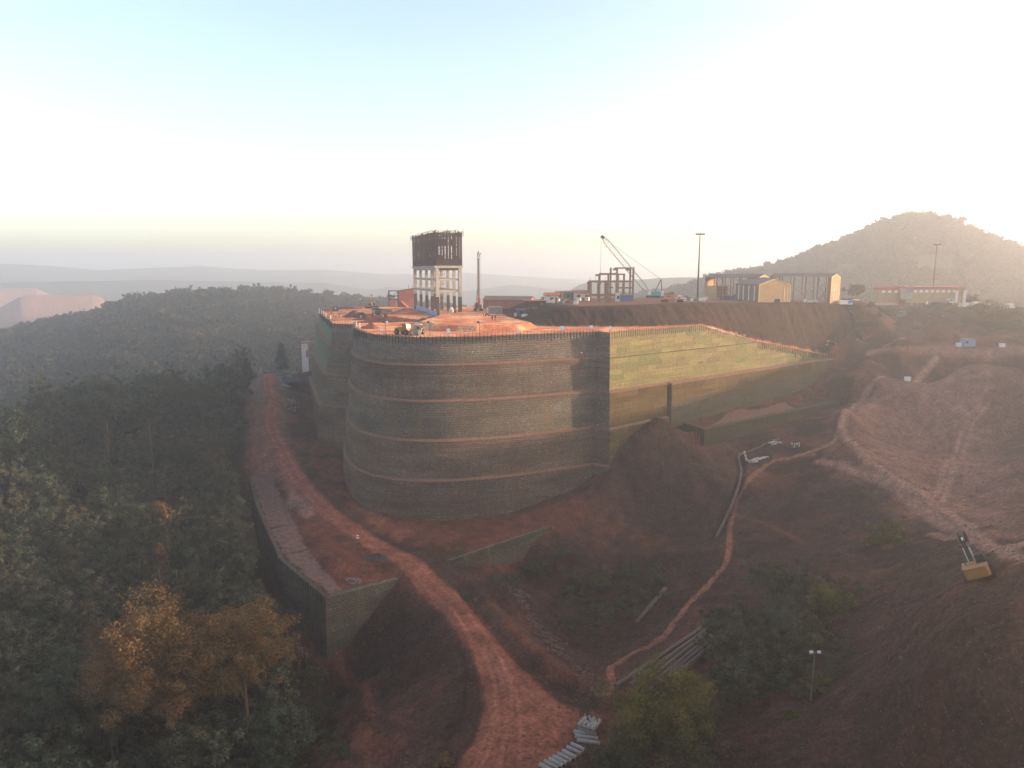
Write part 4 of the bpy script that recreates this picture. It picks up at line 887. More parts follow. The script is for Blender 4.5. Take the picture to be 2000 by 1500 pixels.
# the brown concrete frame
fr = thing('unfinished_building', 'brown unfinished concrete frame of columns and beams beside the crane', 'building frame', pd(1194, 268), math.radians(4))
def fcol(px, ytop, row): MB().box(((px - 1194) * 268 / F_PX, row, (592 - ytop) * 268 / F_PX / 2), (0.62, 0.62, (592 - ytop) * 268 / F_PX)).build('column', M_CONC2, fr)
for px, yt in ((1153, 553), (1170, 538), (1187, 538), (1204, 527), (1230, 528), (1236, 526)): fcol(px, yt, 0)
for px, yt in ((1158, 553), (1176, 540), (1191, 553), (1199, 527), (1214, 540), (1226, 540)): fcol(px, yt, 7)
for px, yt in ((1161, 553), (1181, 553), (1196, 553), (1219, 553), (1233, 553)): fcol(px, yt, 14)
for x0, x1, yy, row in ((1153, 1236, 554, 0), (1170, 1205, 539, 0), (1199, 1232, 528, 0), (1153, 1236, 581, 0), (1158, 1236, 554, 7), (1176, 1228, 540, 7), (1204, 1236, 566, 0), (1187, 1204, 566, 7), (1161, 1233, 554, 14), (1158, 1236, 580, 7)):
    MB().box((((x0 + x1) / 2 - 1194) * 268 / F_PX, row, (592 - yy) * 268 / F_PX), ((x1 - x0) * 268 / F_PX, 0.5, 0.55)).build('beam', M_CONC2, fr)
for px, yt, yb in ((1153, 553, 0), (1170, 538, 0), (1204, 527, 0), (1230, 527, 0)):
    MB().box(((px - 1194) * 268 / F_PX, 3.5, (592 - yt - 1) * 268 / F_PX - .5), (0.6, 6.2, 0.7)).build('cross_beam', M_CONC2, fr)
for k in range(8): MB().cyl(((1158 + 10 * k - 1194) * 268 / F_PX, 7, 6), ((1158 + 10 * k - 1194) * 268 / F_PX, 7, 9.0 + (k % 3)), 0.05, n=4).build('starter_bar', M_REBAR, fr)

# the small houses and huts along the edge of the plateau
t = thing('workshop', 'long dull red workshop with a gabled end beyond the drilling rig', 'workshop', pd(1040, 305, -1.0), math.radians(74))
gable_box(t, 8, 21, 3.8, 5.2, M_REDSH, M_ROOF, None)
house('dark open lean-to hut at the left tip of the bank', 1046, 252, 7.5, 4, 2.3, 2.8, M_DKFORM, M_REDSH, 0.05, 'hut', 'hut', 0, flat=True)
house('blue sheet hut with flat roof at the left tip of the bank', 1019, 256, 3.0, 3, 2.3, 2.5, M_DBLUE, M_GREY, 0.1, 'hut', 'hut', 1, flat=True, door=False)
house('low pale house with a dark doorway beside the lean-to', 1078, 262, 5.2, 5, 2.6, 3.5, M_WHITE, M_REDSH, 0.0, win=1)
house('small ochre house with a box on its flat roof', 1098, 285, 4.2, 4, 3.2, 4, M_CREAM, M_ROOF, 0.1, flat=True, win=2)
house('blue walled low house behind the rubble heaps', 1115, 285, 4.6, 5, 2.8, 3.4, M_TEALD, M_ROOF, 0, win=2)
house('long white house with two dark windows left of the concrete frame', 1138, 280, 6.4, 5, 2.9, 3.7, M_WHITE, M_REDSH, 0, win=2)
house('small white house with a hipped red roof left of the mast', 1330, 310, 5.6, 5, 3.0, 4.4, M_WHITE, M_REDSH, 0.1, win=3, dz=-0.6)
house('blue sheet hut under the concrete frame', 1224, 262, 4.4, 3, 2.3, 2.6, M_DBLUE, M_GREY, 0.05, 'hut', 'hut', 0, flat=True, door=False)
house('white cabin at the foot of the concrete frame', 1207, 263, 1.6, 2, 2.9, 3, M_WHITE, M_WHITE, 0, 'cabin', 'cabin', 1, flat=True, door=False)
house('low dark long shed between the tall bay and the red roofed building', 1702, 330, 25, 6, 3.2, 4.0, M_CLAD, M_ROOF, 0.0, 'shed', 'shed', 0, door=False)
rr = thing('office_building', 'long building with red roof edge and a white portal at its end', 'building', pd(1815, 345), 0.0)
MB().box((2.0, 4, 3.4), (27, 8, 6.8)).build('wall', M_WHITE.copy() if False else M_CREAM, rr); MB().box((2.0, 3.9, 7.3), (27.8, 8.8, 1.0)).build('roof_edge', M_REDP, rr)
for k in range(9): MB().box((-9.6 + 2.7 * k, -0.05, 5.6), (1.7, 0.1, 1.2)).build('window', M_BOARD, rr)
MB().box((-19.0, 3.5, 7.0), (10.0, 6, 1.2)).build('roof_edge', M_REDP, rr); MB().box((-19.0, 3.6, 3.2), (9.4, 5.6, 6.4)).build('wall', M_CREAM, rr)
for k in range(3): MB().box((-22 + 3 * k, 0.75, 5.4), (1.6, 0.1, 1.1)).build('window', M_BOARD, rr)
for x in (12.4, 16.2): MB().box((x, -1.2, 3.5), (0.8, 1.2, 7.0)).build('portal_leg', M_BOARD, rr)
MB().box((14.3, -1.2, 6.7), (4.6, 1.3, 1.0)).build('portal_lintel', M_REDSH, rr); MB().box((-11.6, -0.7, 4.3), (6.0, 0.4, 5.6), rx=-0.3).build('sheet_screen', M_GREY, rr)

# ---------------------------------------------------------------- masts and lights
def mast(label, px, d, h, heads, py_top=None):
    p = pd(px, d); t = thing('light_mast', label, 'light mast', p)
    if py_top: h = at_d(px, py_top, d).z - p.z
    MB().cyl((0, 0, 0), (0, 0, h), 0.40, 0.18, 8).build('pole', M_DARK, t); MB().box((0, 0, h), (3.4, 0.3, 0.2)).build('crossarm', M_DARK, t)
    for k in range(heads): MB().box((-1.5 + 3.0 * k / (heads - 1), -0.2, h + 0.15), (0.55, 0.5, 0.55), rx=0.4).build('floodlight', M_DARK, t)
mast('very tall light mast standing left of the open sheds', 1362, 285, 28, 5, 459); mast('tall light mast rising behind the red roofed building', 1821, 360, 20, 5, 479)
def lamp_stand(label, v, h, twin=True):
    t = thing('lamp_stand', label, 'lamp', v); MB().cyl((0, 0, -0.4), (0, 0, h), 0.06, n=6).build('pole', M_DARK, t)
    for s in ((-1, 1) if twin else (0,)): MB().box((s * 0.42, 0, h + 0.1), (0.5, 0.32, 0.4), rx=0.3).build('lamp_head', M_DARK if s <= 0 and twin else M_BOARD, t)
    if twin: MB().box((0, 0, h), (1.0, 0.06, 0.06)).build('crossarm', M_DARK, t)
for px, lab in ((753, 'twin lamp stand on the platform rim in front of the yellow loader'), (840, 'twin lamp stand on the rim left of the white board'), (937, 'twin lamp stand on the rim nearest the two standing men')):
    v = at_z(px, 657, 0); v.z = 0; lamp_stand(lab, v, 3.7)
lamp_stand('single lamp pole at the far edge of the platform', pl(704, 600.5), 4.0, False)
lamp_stand('small lamp pole left of the concrete frame', pd(1148, 266), 7.5, False)

# ---------------------------------------------------------------- machines
def wheel(t, x, y, r, w, name='wheel'):
    o = MB().cyl((x - w / 2, y, r), (x + w / 2, y, r), r, n=14).build(name, M_RUB, t)
    MB().cyl((x - w / 2 - .02, y, r), (x + w / 2 + .02, y, r), r * 0.5, n=8).build('rim', M_GREY, o)
def dump_truck(label, v, rz, cab_m, body_m, name='dump_truck', s=1.0):
    t = thing(name, label, 'truck', v, rz); t.scale = (s, s, s)
    MB().box((0, 0.6, 0.95), (1.0, 7.0, 0.35)).build('chassis', M_DARK, t)
    c = MB(); c.prism([(-4.0, 0.8), (-4.0, 1.7), (-3.75, 2.9), (-2.3, 2.9), (-2.3, 0.8)], -1.2, 1.2, 'x'); cab = c.build('cab', cab_m, t)
    MB().box((0, -3.9, 2.25), (2.1, 0.12, 0.8), rx=-0.2).build('windscreen', M_GLASS, cab); MB().box((0, -4.05, 0.8), (2.4, 0.2, 0.4)).build('bumper', M_GREY, cab)
    b = MB(); b.prism([(-2.0, 1.3), (4.2, 1.3), (4.5, 2.9), (-2.0, 3.1), (-3.2, 3.35), (-3.2, 3.2), (-2.15, 2.95)], -1.3, 1.3, 'x'); b.build('tipper_body', body_m, t)
    for y in (-3.0, 1.6, 3.0):
        for x in (-1.0, 1.0): wheel(t, x, y, 0.55, 0.4)
    for x in (-0.9, 0.9): MB().box((x, -4.1, 1.15), (0.3, 0.1, 0.2)).build('headlight', M_BOARD, t)
dump_truck('grey green dump truck with a dark tipper facing the camera beside the soil heaps', pl(733, 611.5), 0.15, M_TRUCK, M_DARK)
dump_truck('dark loaded dump truck at the end of the soil ridge', pl(745, 617.5), -0.1, M_DARK, M_REBAR)
dump_truck('small dark pickup truck behind the soil heaps', pl(761, 612), 0.1, M_GREY, M_DARK, 'pickup_truck', 0.6)
def excavator(label, v, rz, paint_m, boom_m, s=1.0, pose=((0, -0.6, 1.8), (0, -4.2, 5.0), (0, -7.2, 4.0), (0, -8.4, 1.4)), tilt=(0, 0)):
    t = thing('excavator', label, 'excavator', v, rz); t.scale = (s, s, s); t.rotation_euler = (tilt[0], tilt[1], rz)
    for x in (-1.5, 1.5):
        b = MB(); b.prism([(-2.2, 0.25), (-1.9, 0.0), (1.9, 0.0), (2.2, 0.25), (2.2, 0.7), (1.9, 0.92), (-1.9, 0.92), (-2.2, 0.7)], x - 0.36, x + 0.36, 'x'); k = b.build('track', M_RUB, t)
        for y in (-1.9, -0.7, 0.6, 1.9): MB().cyl((x - .34, y, 0.46), (x + .34, y, 0.46), 0.30, n=10).build('roller', M_DARK, k)
    MB().cyl((0, 0, 0.8), (0, 0, 1.15), 1.0, n=14).build('turntable', M_DARK, t)
    b = MB(); b.prism([(-1.4, -1.5), (1.4, -1.5), (1.45, 1.6), (-1.45, 1.6)], 1.1, 1.95, 'z'); b.build('body', paint_m, t)
    b = MB(); b.prism([(-1.5, 1.2), (1.5, 1.2), (1.5, 2.2), (1.2, 2.7), (-1.2, 2.7), (-1.5, 2.2)], 0.95, 2.35, 'z'); b.build('counterweight', paint_m, t)
    MB().box((0.55, 0.5, 2.15), (1.7, 1.5, 0.42)).build('engine_cover', M_WHITE if s >= 1 and paint_m is M_YEL else paint_m, t); MB().box((0.0, 1.15, 2.2), (2.3, 0.5, 0.3)).build('grille', M_DARK, t)
    MB().cyl((0.9, 0.9, 2.3), (0.9, 0.9, 3.0), 0.07, n=6).build('exhaust', M_DARK, t)
    c = MB(); c.prism([(-1.7, 1.2), (-1.75, 2.3), (-1.3, 3.05), (-0.1, 3.05), (-0.1, 1.2)], -1.4, -0.35, 'x'); cab = c.build('cab', M_DARK, t)
    MB().box((-0.88, -1.62, 2.3), (0.9, 0.1, 1.0), rx=-0.35).build('window', M_GLASS, cab); MB().box((-1.42, -0.9, 2.3), (0.06, 1.1, 0.9)).build('window', M_GLASS, cab)
    p = [Vector(q) for q in pose]; mid = p[0].lerp(p[1], 0.55) + Vector((0, 0.3, 0.9))
    b = MB(); b.beam(p[0], mid, 0.5, 0.7); b.beam(mid, p[1], 0.42, 0.55); b.build('boom', boom_m, t)
    b = MB(); b.beam(p[1] + (p[1] - p[2]) * 0.18, p[2], 0.36, 0.5); b.build('arm', boom_m, t)
    d = (p[3] - p[2]).normalized(); b = MB(); b.prism([(-0.3, 0.0), (0.5, -0.1), (0.9, -0.9), (0.2, -1.5), (-0.5, -1.2)], -0.55, 0.55, 'x'); o = b.build('bucket', M_DARK, t, p[2])
    for sx in (-0.36, 0.36): MB().cyl(p[0] + Vector((sx, -1.0, -0.2)), p[0].lerp(p[1], 0.5) + Vector((sx, 0.1, 0.4)), 0.09, n=6).build('ram', M_WHITE, t)
    MB().cyl(mid + Vector((0, 0, 0.5)), p[1] + (p[1] - p[2]) * 0.15, 0.10, n=6).build('ram', M_WHITE, t)
    return t
def roller(label, v, rz, m, canopy=True):
    t = thing('road_roller', label, 'roller', v, rz)
    MB().cyl((-1.0, -1.6, 0.75), (1.0, -1.6, 0.75), 0.75, n=18).build('drum', M_GREY, t)
    b = MB(); b.beam((-1.12, -1.6, 0.8), (-1.12, 0.2, 0.9), 0.15, 0.35); b.beam((1.12, -1.6, 0.8), (1.12, 0.2, 0.9), 0.15, 0.35); b.beam((-1.15, -0.6, 0.9), (1.15, -0.6, 0.9), 0.25, 0.4); b.build('drum_frame', m, t)
    b = MB(); b.prism([(0.2, 0.7), (0.2, 1.5), (1.3, 1.7), (3.2, 1.55), (3.3, 0.8)], -0.95, 0.95, 'x'); b.build('body', m, t)
    for x in (-0.95, 0.95): wheel(t, x, 2.1, 0.75, 0.5)
    if canopy:
        for x in (-0.8, 0.8):
            for y in (0.2, 1.5): MB().box((x, y, 2.1), (0.08, 0.08, 1.3)).build('canopy_post', M_DARK, t)
        MB().box((0, 0.85, 2.8), (1.9, 1.7, 0.12)).build('canopy', M_WHITE, t)
    MB().box((0, 0.9, 1.85), (0.6, 0.5, 0.7)).build('seat', M_DARK, t)
roller('white topped road roller on the platform behind the rim', pl(815, 652), -0.15, M_GREY)
def loader(label, v, rz):
    t = thing('wheel_loader', label, 'loader', v, rz)
    b = MB(); b.prism([(0.2, 0.8), (0.2, 1.9), (0.9, 2.1), (3.0, 1.8), (3.0, 0.8)], -1.0, 1.0, 'x'); b.build('engine_body', M_YEL, t)
    c = MB(); c.prism([(-1.5, 1.2), (-1.4, 2.2), (-1.0, 3.1), (0.2, 3.1), (0.2, 1.2)], -0.8, 0.8, 'x'); cab = c.build('cab', M_YEL, t)
    MB().box((0, -1.35, 2.4), (1.4, 0.1, 0.9), rx=-0.2).build('windscreen', M_GLASS, cab)
    for y in (-1.7, 2.0):
        for x in (-1.15, 1.15): wheel(t, x, y, 0.75, 0.55)
    for x in (-0.7, 0.7): MB().beam((x, -1.0, 1.6), (x, -3.4, 0.6), 0.2, 0.3).build('lift_arm', M_YEL, t)
    b = MB(); b.prism([(-3.3, 0.1), (-4.3, 0.1), (-3.9, 0.5), (-3.5, 1.1), (-3.2, 1.2)], -1.4, 1.4, 'x'); b.build('bucket', M_STEEL, t)
loader('yellow wheel loader on the platform beside the road roller', pl(791, 652), 0.9)
excavator('small yellow excavator with raised arm at the back edge of the platform', pl(722, 601), 1.2, M_YEL, M_YEL, 0.75, ((0, -0.6, 1.8), (0, -2.4, 5.4), (0, -3.4, 3.4), (0, -3.8, 1.4)))
excavator('dark small excavator at work beside the platform corner posts', pl(653, 606), 0.7, M_TRUCK, M_DARK, 0.6, ((0, -0.6, 1.8), (0, -3.4, 3.6), (0, -5.6, 2.2), (0, -6, .6)))
def drill_rig():
    v = pl(934, 606); t = thing('drilling_rig', 'red drilling rig with a very tall slim mast beside the tower', 'drilling rig', v, 0.2)
    for x in (-1.3, 1.3): MB().box((x, 0.4, 0.5), (0.7, 5.0, 1.0)).build('track', M_RUB, t)
    MB().box((0, 0.8, 1.9), (2.8, 4.2, 1.7)).build('body', M_REDP, t); MB().box((-0.8, -1.2, 2.7), (1.1, 1.4, 1.9)).build('cab', M_DARK, t); MB().box((0, -1.9, 4.6), (1.2, 1.2, 2.2)).build('rotary_head', M_REDP, t)
    m = MB()
    for x, y in ((-.4, -1.9), (.4, -1.9), (-.4, -1.2), (.4, -1.2)): m.beam((x, y, 1.0), (x * 0.8, y, 24.0), 0.16)
    for k in range(23): m.beam((-.4, -1.9, 1 + k), (.4, -1.9, 2 + k), 0.10); m.beam((-.4, -1.2, 2 + k), (.4, -1.2, 1 + k), 0.10)
    m.box((0, -1.5, 12.0), (0.4, 0.3, 21)); m.build('mast', M_GREY, t)
    MB().cyl((0, -2.1, 2), (0, -2.1, 22), 0.14, n=8).build('kelly_bar', M_GREY, t); MB().cyl((1.1, -2.0, 3), (0.9, -2.0, 23.5), 0.03, n=4).build('rope', M_DARK, t)
    MB().beam((-.3, -1.5, 24), (0.0, -2.2, 25.3), 0.35).build('mast_head', M_DARK, t); MB().beam((0.3, -1.5, 23.6), (0.9, -2.2, 24.6), 0.3).build('pulley_arm', M_DARK, t)
    for x in (-.8, .8): MB().beam((x, 1.5, 2.4), (x * .5, -1.1, 9.5), 0.2).build('back_stay', M_GREY, t)
drill_rig()
def crane():
    d = 300; p = pd(1276, d); base = p; t = thing('crawler_crane', 'teal crawler crane with a long lattice boom leaning over the concrete frame', 'crane', p, 0)
    for y in (-1.8, 1.8): MB().box((0, y, 0.6), (5.6, 0.8, 1.2)).build('track', M_RUB, t)
    MB().box((0.6, 0, 2.1), (6.0, 3.0, 1.8)).build('body', M_TEAL, t); MB().box((3.4, 0, 2.2), (1.2, 3.1, 2.0)).build('counterweight', M_WHITE, t); MB().box((-2.0, -1.2, 2.4), (1.4, 1.0, 1.7)).build('cab', M_WHITE, t)
    foot = Vector((-1.8, 0, 2.2)); tip = at_d(1177, 463, d) - base; ax = (tip - foot).normalized(); up = Vector((0, 1, 0)).cross(ax).normalized(); sd = Vector((0, 1, 0)); L = (tip - foot).length; n = 26
    m = MB(); ch = []
    def wd(s): return 0.15 + 0.9 * min(1, s / 0.12, (1 - s) / 0.10 + 0.15)
    for a, b in ((1, 1), (1, -1), (-1, 1), (-1, -1)):
        pts = [foot + ax * (L * k / n) + up * (a * wd(k / n)) + sd * (b * wd(k / n)) for k in range(n + 1)]; ch.append(pts)
        m.tube(pts, 0.085, 5)
    for k in range(n):
        for i, j in ((0, 1), (2, 3), (0, 2), (1, 3)): m.beam(ch[i][k], ch[j][k + 1], 0.05)
    m.build('boom', M_TEALD, t); MB().box(tip, (1.6, 0.9, 1.2), ry=0.6).build('boom_head', M_DARK, t)
    g = Vector((3.0, 0, 8.0)); MB().beam((0.6, 0, 3), g, 0.28).build('gantry', M_DARK, t); MB().beam((3.4, 0, 3), g, 0.28).build('gantry', M_DARK, t)
    MB().cyl(tip + up * -0.2, g, 0.05, n=4).build('pendant_rope', M_DARK, t); MB().cyl(tip + Vector((-0.6, 0, 0)), tip + Vector((-0.6, 0, -19)), 0.05, n=4).build('hoist_rope', M_DARK, t); MB().box(tip + Vector((-0.6, 0, -19.2)), (0.6, 0.4, 0.9)).build('hook_block', M_DARK, t)
crane()
# trailer, trucks and stores on the plateau
t = thing('flatbed_trailer', 'long dull red flatbed trailer at the brow of the bank', 'trailer', pd(1312, 252), 0.02)
MB().box((0, 0, 1.15), (8.2, 2.2, 0.35)).build('bed', M_REDP, t)
for x in (-3.2, -2.2, 2.4, 3.3):
    for y in (-.9, .9): MB().cyl((x, y - .2, 0.5), (x, y + .2, 0.5), 0.5, n=12).build('wheel', M_RUB, t)
def lorry(label, px, d, rz, cab_m, load_m, l=7.0, h=1.0):
    t = thing('lorry', label, 'truck', pd(px, d), rz)
    MB().box((0, 0, 0.9), (l, 2.2, 0.3)).build('chassis', M_DARK, t); c = MB(); c.prism([(l / 2 - 2, 0.9), (l / 2, 0.9), (l / 2, 1.9), (l / 2 - .4, 2.9), (l / 2 - 2, 2.9)], -1.15, 1.15); cab = c.build('cab', cab_m, t)
    MB().box((l / 2 - .1, 0, 2.3), (0.1, 1.9, 0.8), ry=-0.3).build('windscreen', M_GLASS, cab); MB().box((l / 2 - 1.1, -1.17, 2.2), (1.0, 0.06, 0.7)).build('window', M_GLASS, cab)
    MB().box((-1.1, 0, 1.1 + h / 2), (l - 2.4, 2.3, h)).build('load_bed', load_m, t)
    for x in (-l / 2 + 0.8, -l / 2 + 2.0, l / 2 - 1.2):
        for y in (-.95, .95): MB().cyl((x, y - .2, 0.5), (x, y + .2, 0.5), 0.5, n=12).build('wheel', M_RUB, t)
lorry('white cabbed lorry with a grey bed in front of the red roofed building', 1842, 330, 0.0, M_WHITE, M_GREY, 9, 0.8)
lorry('white lorry standing beside the big bush at the plateau edge', 1973, 318, 0.6, M_WHITE, M_WHITE, 5.5, 2.0)
lorry('white and blue lorry parked behind the tall cream bay', 1690 - 40, 300, 0.1, M_BLUE, M_WHITE, 6, 1.6)
lorry('yellow lorry among the stores left of the mast', 1302, 300, 0.05, M_YEL, M_YEL, 6, 1.4)
bw = thing('barrier_wall', 'pink and white boundary wall right of the white portal', 'wall', pd(1872, 322))
for k in range(4): MB().box((1.2 + 2.5 * k, 0, 0.95), (2.35, 0.25, 1.9)).build('panel', M_BOARD if k % 2 else M_TRIM, bw)
def crate(name, label, cat, px, d, w, h, m, l=None, rz=0.0, dz=0, group=None):
    t = thing(name, label, cat, pd(px, d, dz), rz, group); l = l or w
    MB().box((0, l / 2, h / 2), (w, l, h)).build('body', m, t)
    for k in range(max(2, int(w / 0.7))): MB().box((-w / 2 + 0.2 + k * (w - 0.4) / max(1, int(w / 0.7) - 1), -0.03, h / 2), (0.08, 0.06, h * 0.96)).build('rib', m, t)
    MB().box((0, l / 2, h + 0.04), (w + 0.06, l + 0.06, 0.08)).build('lid', m, t)
for a in [('blue container between the posts of the open shed', 1424, 312, 5.0, 2.2, M_DBLUE), ('second blue container right of the first under the open shed', 1444, 310, 3.2, 2.3, M_DBLUE), ('bright blue container beside the dark wall of the closed shed', 1459, 300, 2.5, 2.2, M_BLUE),
          ('dark container at the plateau edge right of the tall cream bay', 1660, 315, 4.0, 2.2, M_DKFORM), ('pale container right of the dark container', 1672, 314, 2.6, 2.1, M_WHITE), ('pale green container beside the pale container', 1684, 316, 2.6, 2.1, M_TEALD),
          ('ochre container in the middle of the plateau stores', 1698, 318, 2.2, 2.6, M_CREAM), ('grey container right of the drilling rig', 967, 258, 5.0, 2.4, M_GREY), ('long white container beyond the grey container', 965, 300, 6.5, 1.6, M_WHITE), ('green sheet container under the red roofed building', 1764, 322, 4.5, 2.2, M_TEALD)]:
    crate('container', a[0], 'container', *a[1:])
rng = random.Random(3)
def clutter(px0, px1, d0, d1, n, what):
    for k in range(n):
        px = px0 + (px1 - px0) * (k + rng.random()) / n; d = rng.uniform(d0, d1); w = rng.uniform(0.9, 2.0); h = rng.uniform(0.6, 1.5)
        m = rng.choice((M_WHITE, M_WHITE, M_GREY, M_CREAM, M_TEALD, M_REDSH, M_CLAD, M_BOARD))
        nm = {'dusty white paint': 'dusty white', 'grey steel': 'grey', 'cream cladding': 'cream', 'weathered teal': 'teal grey', 'faded red sheet': 'faded red', 'dark and shade-tinted cladding': 'dark brown', 'white board': 'bright white'}[m.name]
        crate('storage_box', nm + (' low wide' if h < 0.9 and w > 1.3 else ' tall' if h > 1.2 else ' small') + ' ' + what, 'box', px, d, w, h, m, rng.uniform(0.8, 1.6), rng.uniform(-.5, .5), 0, 'site stores ' + what)
clutter(1008, 1148, 246, 275, 20, 'box of site stores along the brow left of the concrete frame'); clutter(1288, 1380, 262, 300, 22, 'box of site stores between crane and open shed'); clutter(1560, 1600, 292, 305, 5, 'box of stores under the long shed roof'); clutter(1655, 1990, 312, 345, 40, 'box of stores along the brow before the red roofed building')
t = thing('water_tank', 'grey round tank lying at the brow before the long dark shed', 'tank', pd(1706, 312), 0.2); MB().cyl((-1.6, 0, 1.1), (1.6, 0, 1.1), 1.05, n=16).build('drum', M_GREY, t)
for x in (-1, 1): MB().box((x, 0, 0.15), (0.3, 1.6, 0.4)).build('saddle', M_DARK, t)
# ---------------------------------------------------------------- soil heaps, boards, people on the platform
def soil_mat(name, rgb): 
    t = NT(name); p = t.pos(); f = t.noise(p, 2.5, 6, 0.7); c = lin(*rgb)[:3]; t.bump(f, 0.7, 0.35)
    return t.out(t.ramp(f, [(0.25, tuple(u * 0.6 for u in c)), (0.55, c), (0.8, tuple(min(1, u * 1.35) for u in c))]))
M_HDARK = soil_mat('dark dug soil', (92, 58, 50)); M_HRED = soil_mat('red dug soil', (146, 92, 72)); M_HGREY = soil_mat('dark gravel', (74, 68, 68)); M_HPALE = soil_mat('pale rubble soil', (150, 118, 102))
def heap(label, v, rx, ry, h, rz=0, m=None, seed=0, name='soil_heap', cat='soil heap'):
    n, k = 22, 8; rng = np.random.default_rng(seed); V = [(0, 0, h)]
    for i in range(1, k + 1):
        r = i / k
        for j in range(n):
            a = 2 * PI * j / n; w = 1 + 0.22 * math.sin(2 * a + seed) + 0.12 * math.sin(5 * a + seed * 2)
            z = h * (max(0, 1 - r) ** 1.15) * (1 + 0.25 * math.sin(3 * a + seed)) + rng.normal(0, 0.05 * h) * (r < 0.95) - (0.25 if i == k else 0)
            V.append((rx * r * w * math.cos(a), ry * r * w * math.sin(a), z))
    Fc = [(0, 1 + j, 1 + (j + 1) % n) for j in range(n)]
    for i in range(k - 1): Fc += [(1 + i * n + j, 1 + (i + 1) * n + j, 1 + (i + 1) * n + (j + 1) % n, 1 + i * n + (j + 1) % n) for j in range(n)]
    b = MB(); b.add(V, Fc, True); o = b.build(name, m or M_HDARK, None, (v.x, v.y, v.z - 0.05), rz); return tag(o, label, cat, None, 'thing')
for lab, px, py, rx, ry, h, m in [
    ('dark soil heap at the left end of the ridge of dug soil', 692, 617, 5, 6, 2.3, M_HDARK), ('dark soil heap second from the left in the ridge', 707, 618, 4.5, 6, 1.9, M_HDARK), ('broad dark soil heap in the middle of the ridge', 722, 623, 6, 6, 2.0, M_HDARK),
    ('long low soil heap behind the three standing men', 762, 627, 11, 4, 1.7, M_HDARK), ('brown cone of soil near the platform rim', 724, 639, 3.6, 3.6, 1.7, M_HRED), ('broad dark mound in front of the blue sheets', 795, 610, 8, 9, 1.9, M_HRED),
    ('dark tapering heap left of the raised pad', 826, 626, 5.0, 3.0, 1.1, M_HDARK), ('low dark bank of soil along the back of the platform', 670, 602, 9, 5, 1.0, M_HDARK), ('low red heap beside the far corner posts', 640, 606, 5, 5, 0.7, M_HRED), ('reddish mound right of the blue sheets on the pad edge', 858, 621, 4, 3, 0.6, M_HDARK)]:
    heap(lab, pl(px, py), rx, ry, h, 0.2, m, int(px) % 17)
def board(label, v, w, h, z, m=M_BOARD, rz=0.0):
    t = thing('sign_board', label, 'sign', v, rz); MB().box((0, 0, z + h / 2), (w, 0.05, h)).build('panel', m, t)
    for s in (-1, 1): MB().box((s * w * 0.35, 0.05, (z + h) / 2 - 0.15), (0.06, 0.05, z + h)).build('leg', M_DARK, t)
for lab, px, py, w, h in [('white board on the rim below the raised pad', 876, 655, 0.9, 1.3), ('pale mauve board behind the brown soil cone', 745, 650, 0.9, 0.7), ('small white board on the rim at the right end of the pad', 1010, 654, 0.8, 0.9), ('square white board on the rim under the long bank', 1098, 649, 1.4, 1.2),
                        ('white board set back between the square board and the buttress', 1155, 646, 0.9, 1.0), ('narrow white board just right of the buttress corner', 1192, 648, 0.6, 1.1)]:
    board(lab, at_z(px, py, 0.1), w, h, 0.55)
for lab, px, d in [('cream board on the sloping top of the green wall', 1440, 236), ('narrow cream board lower down the sloping wall top', 1457, 240)]: board(lab, pd(px, d), 0.9, 0.9, 0.5, M_TRIM)
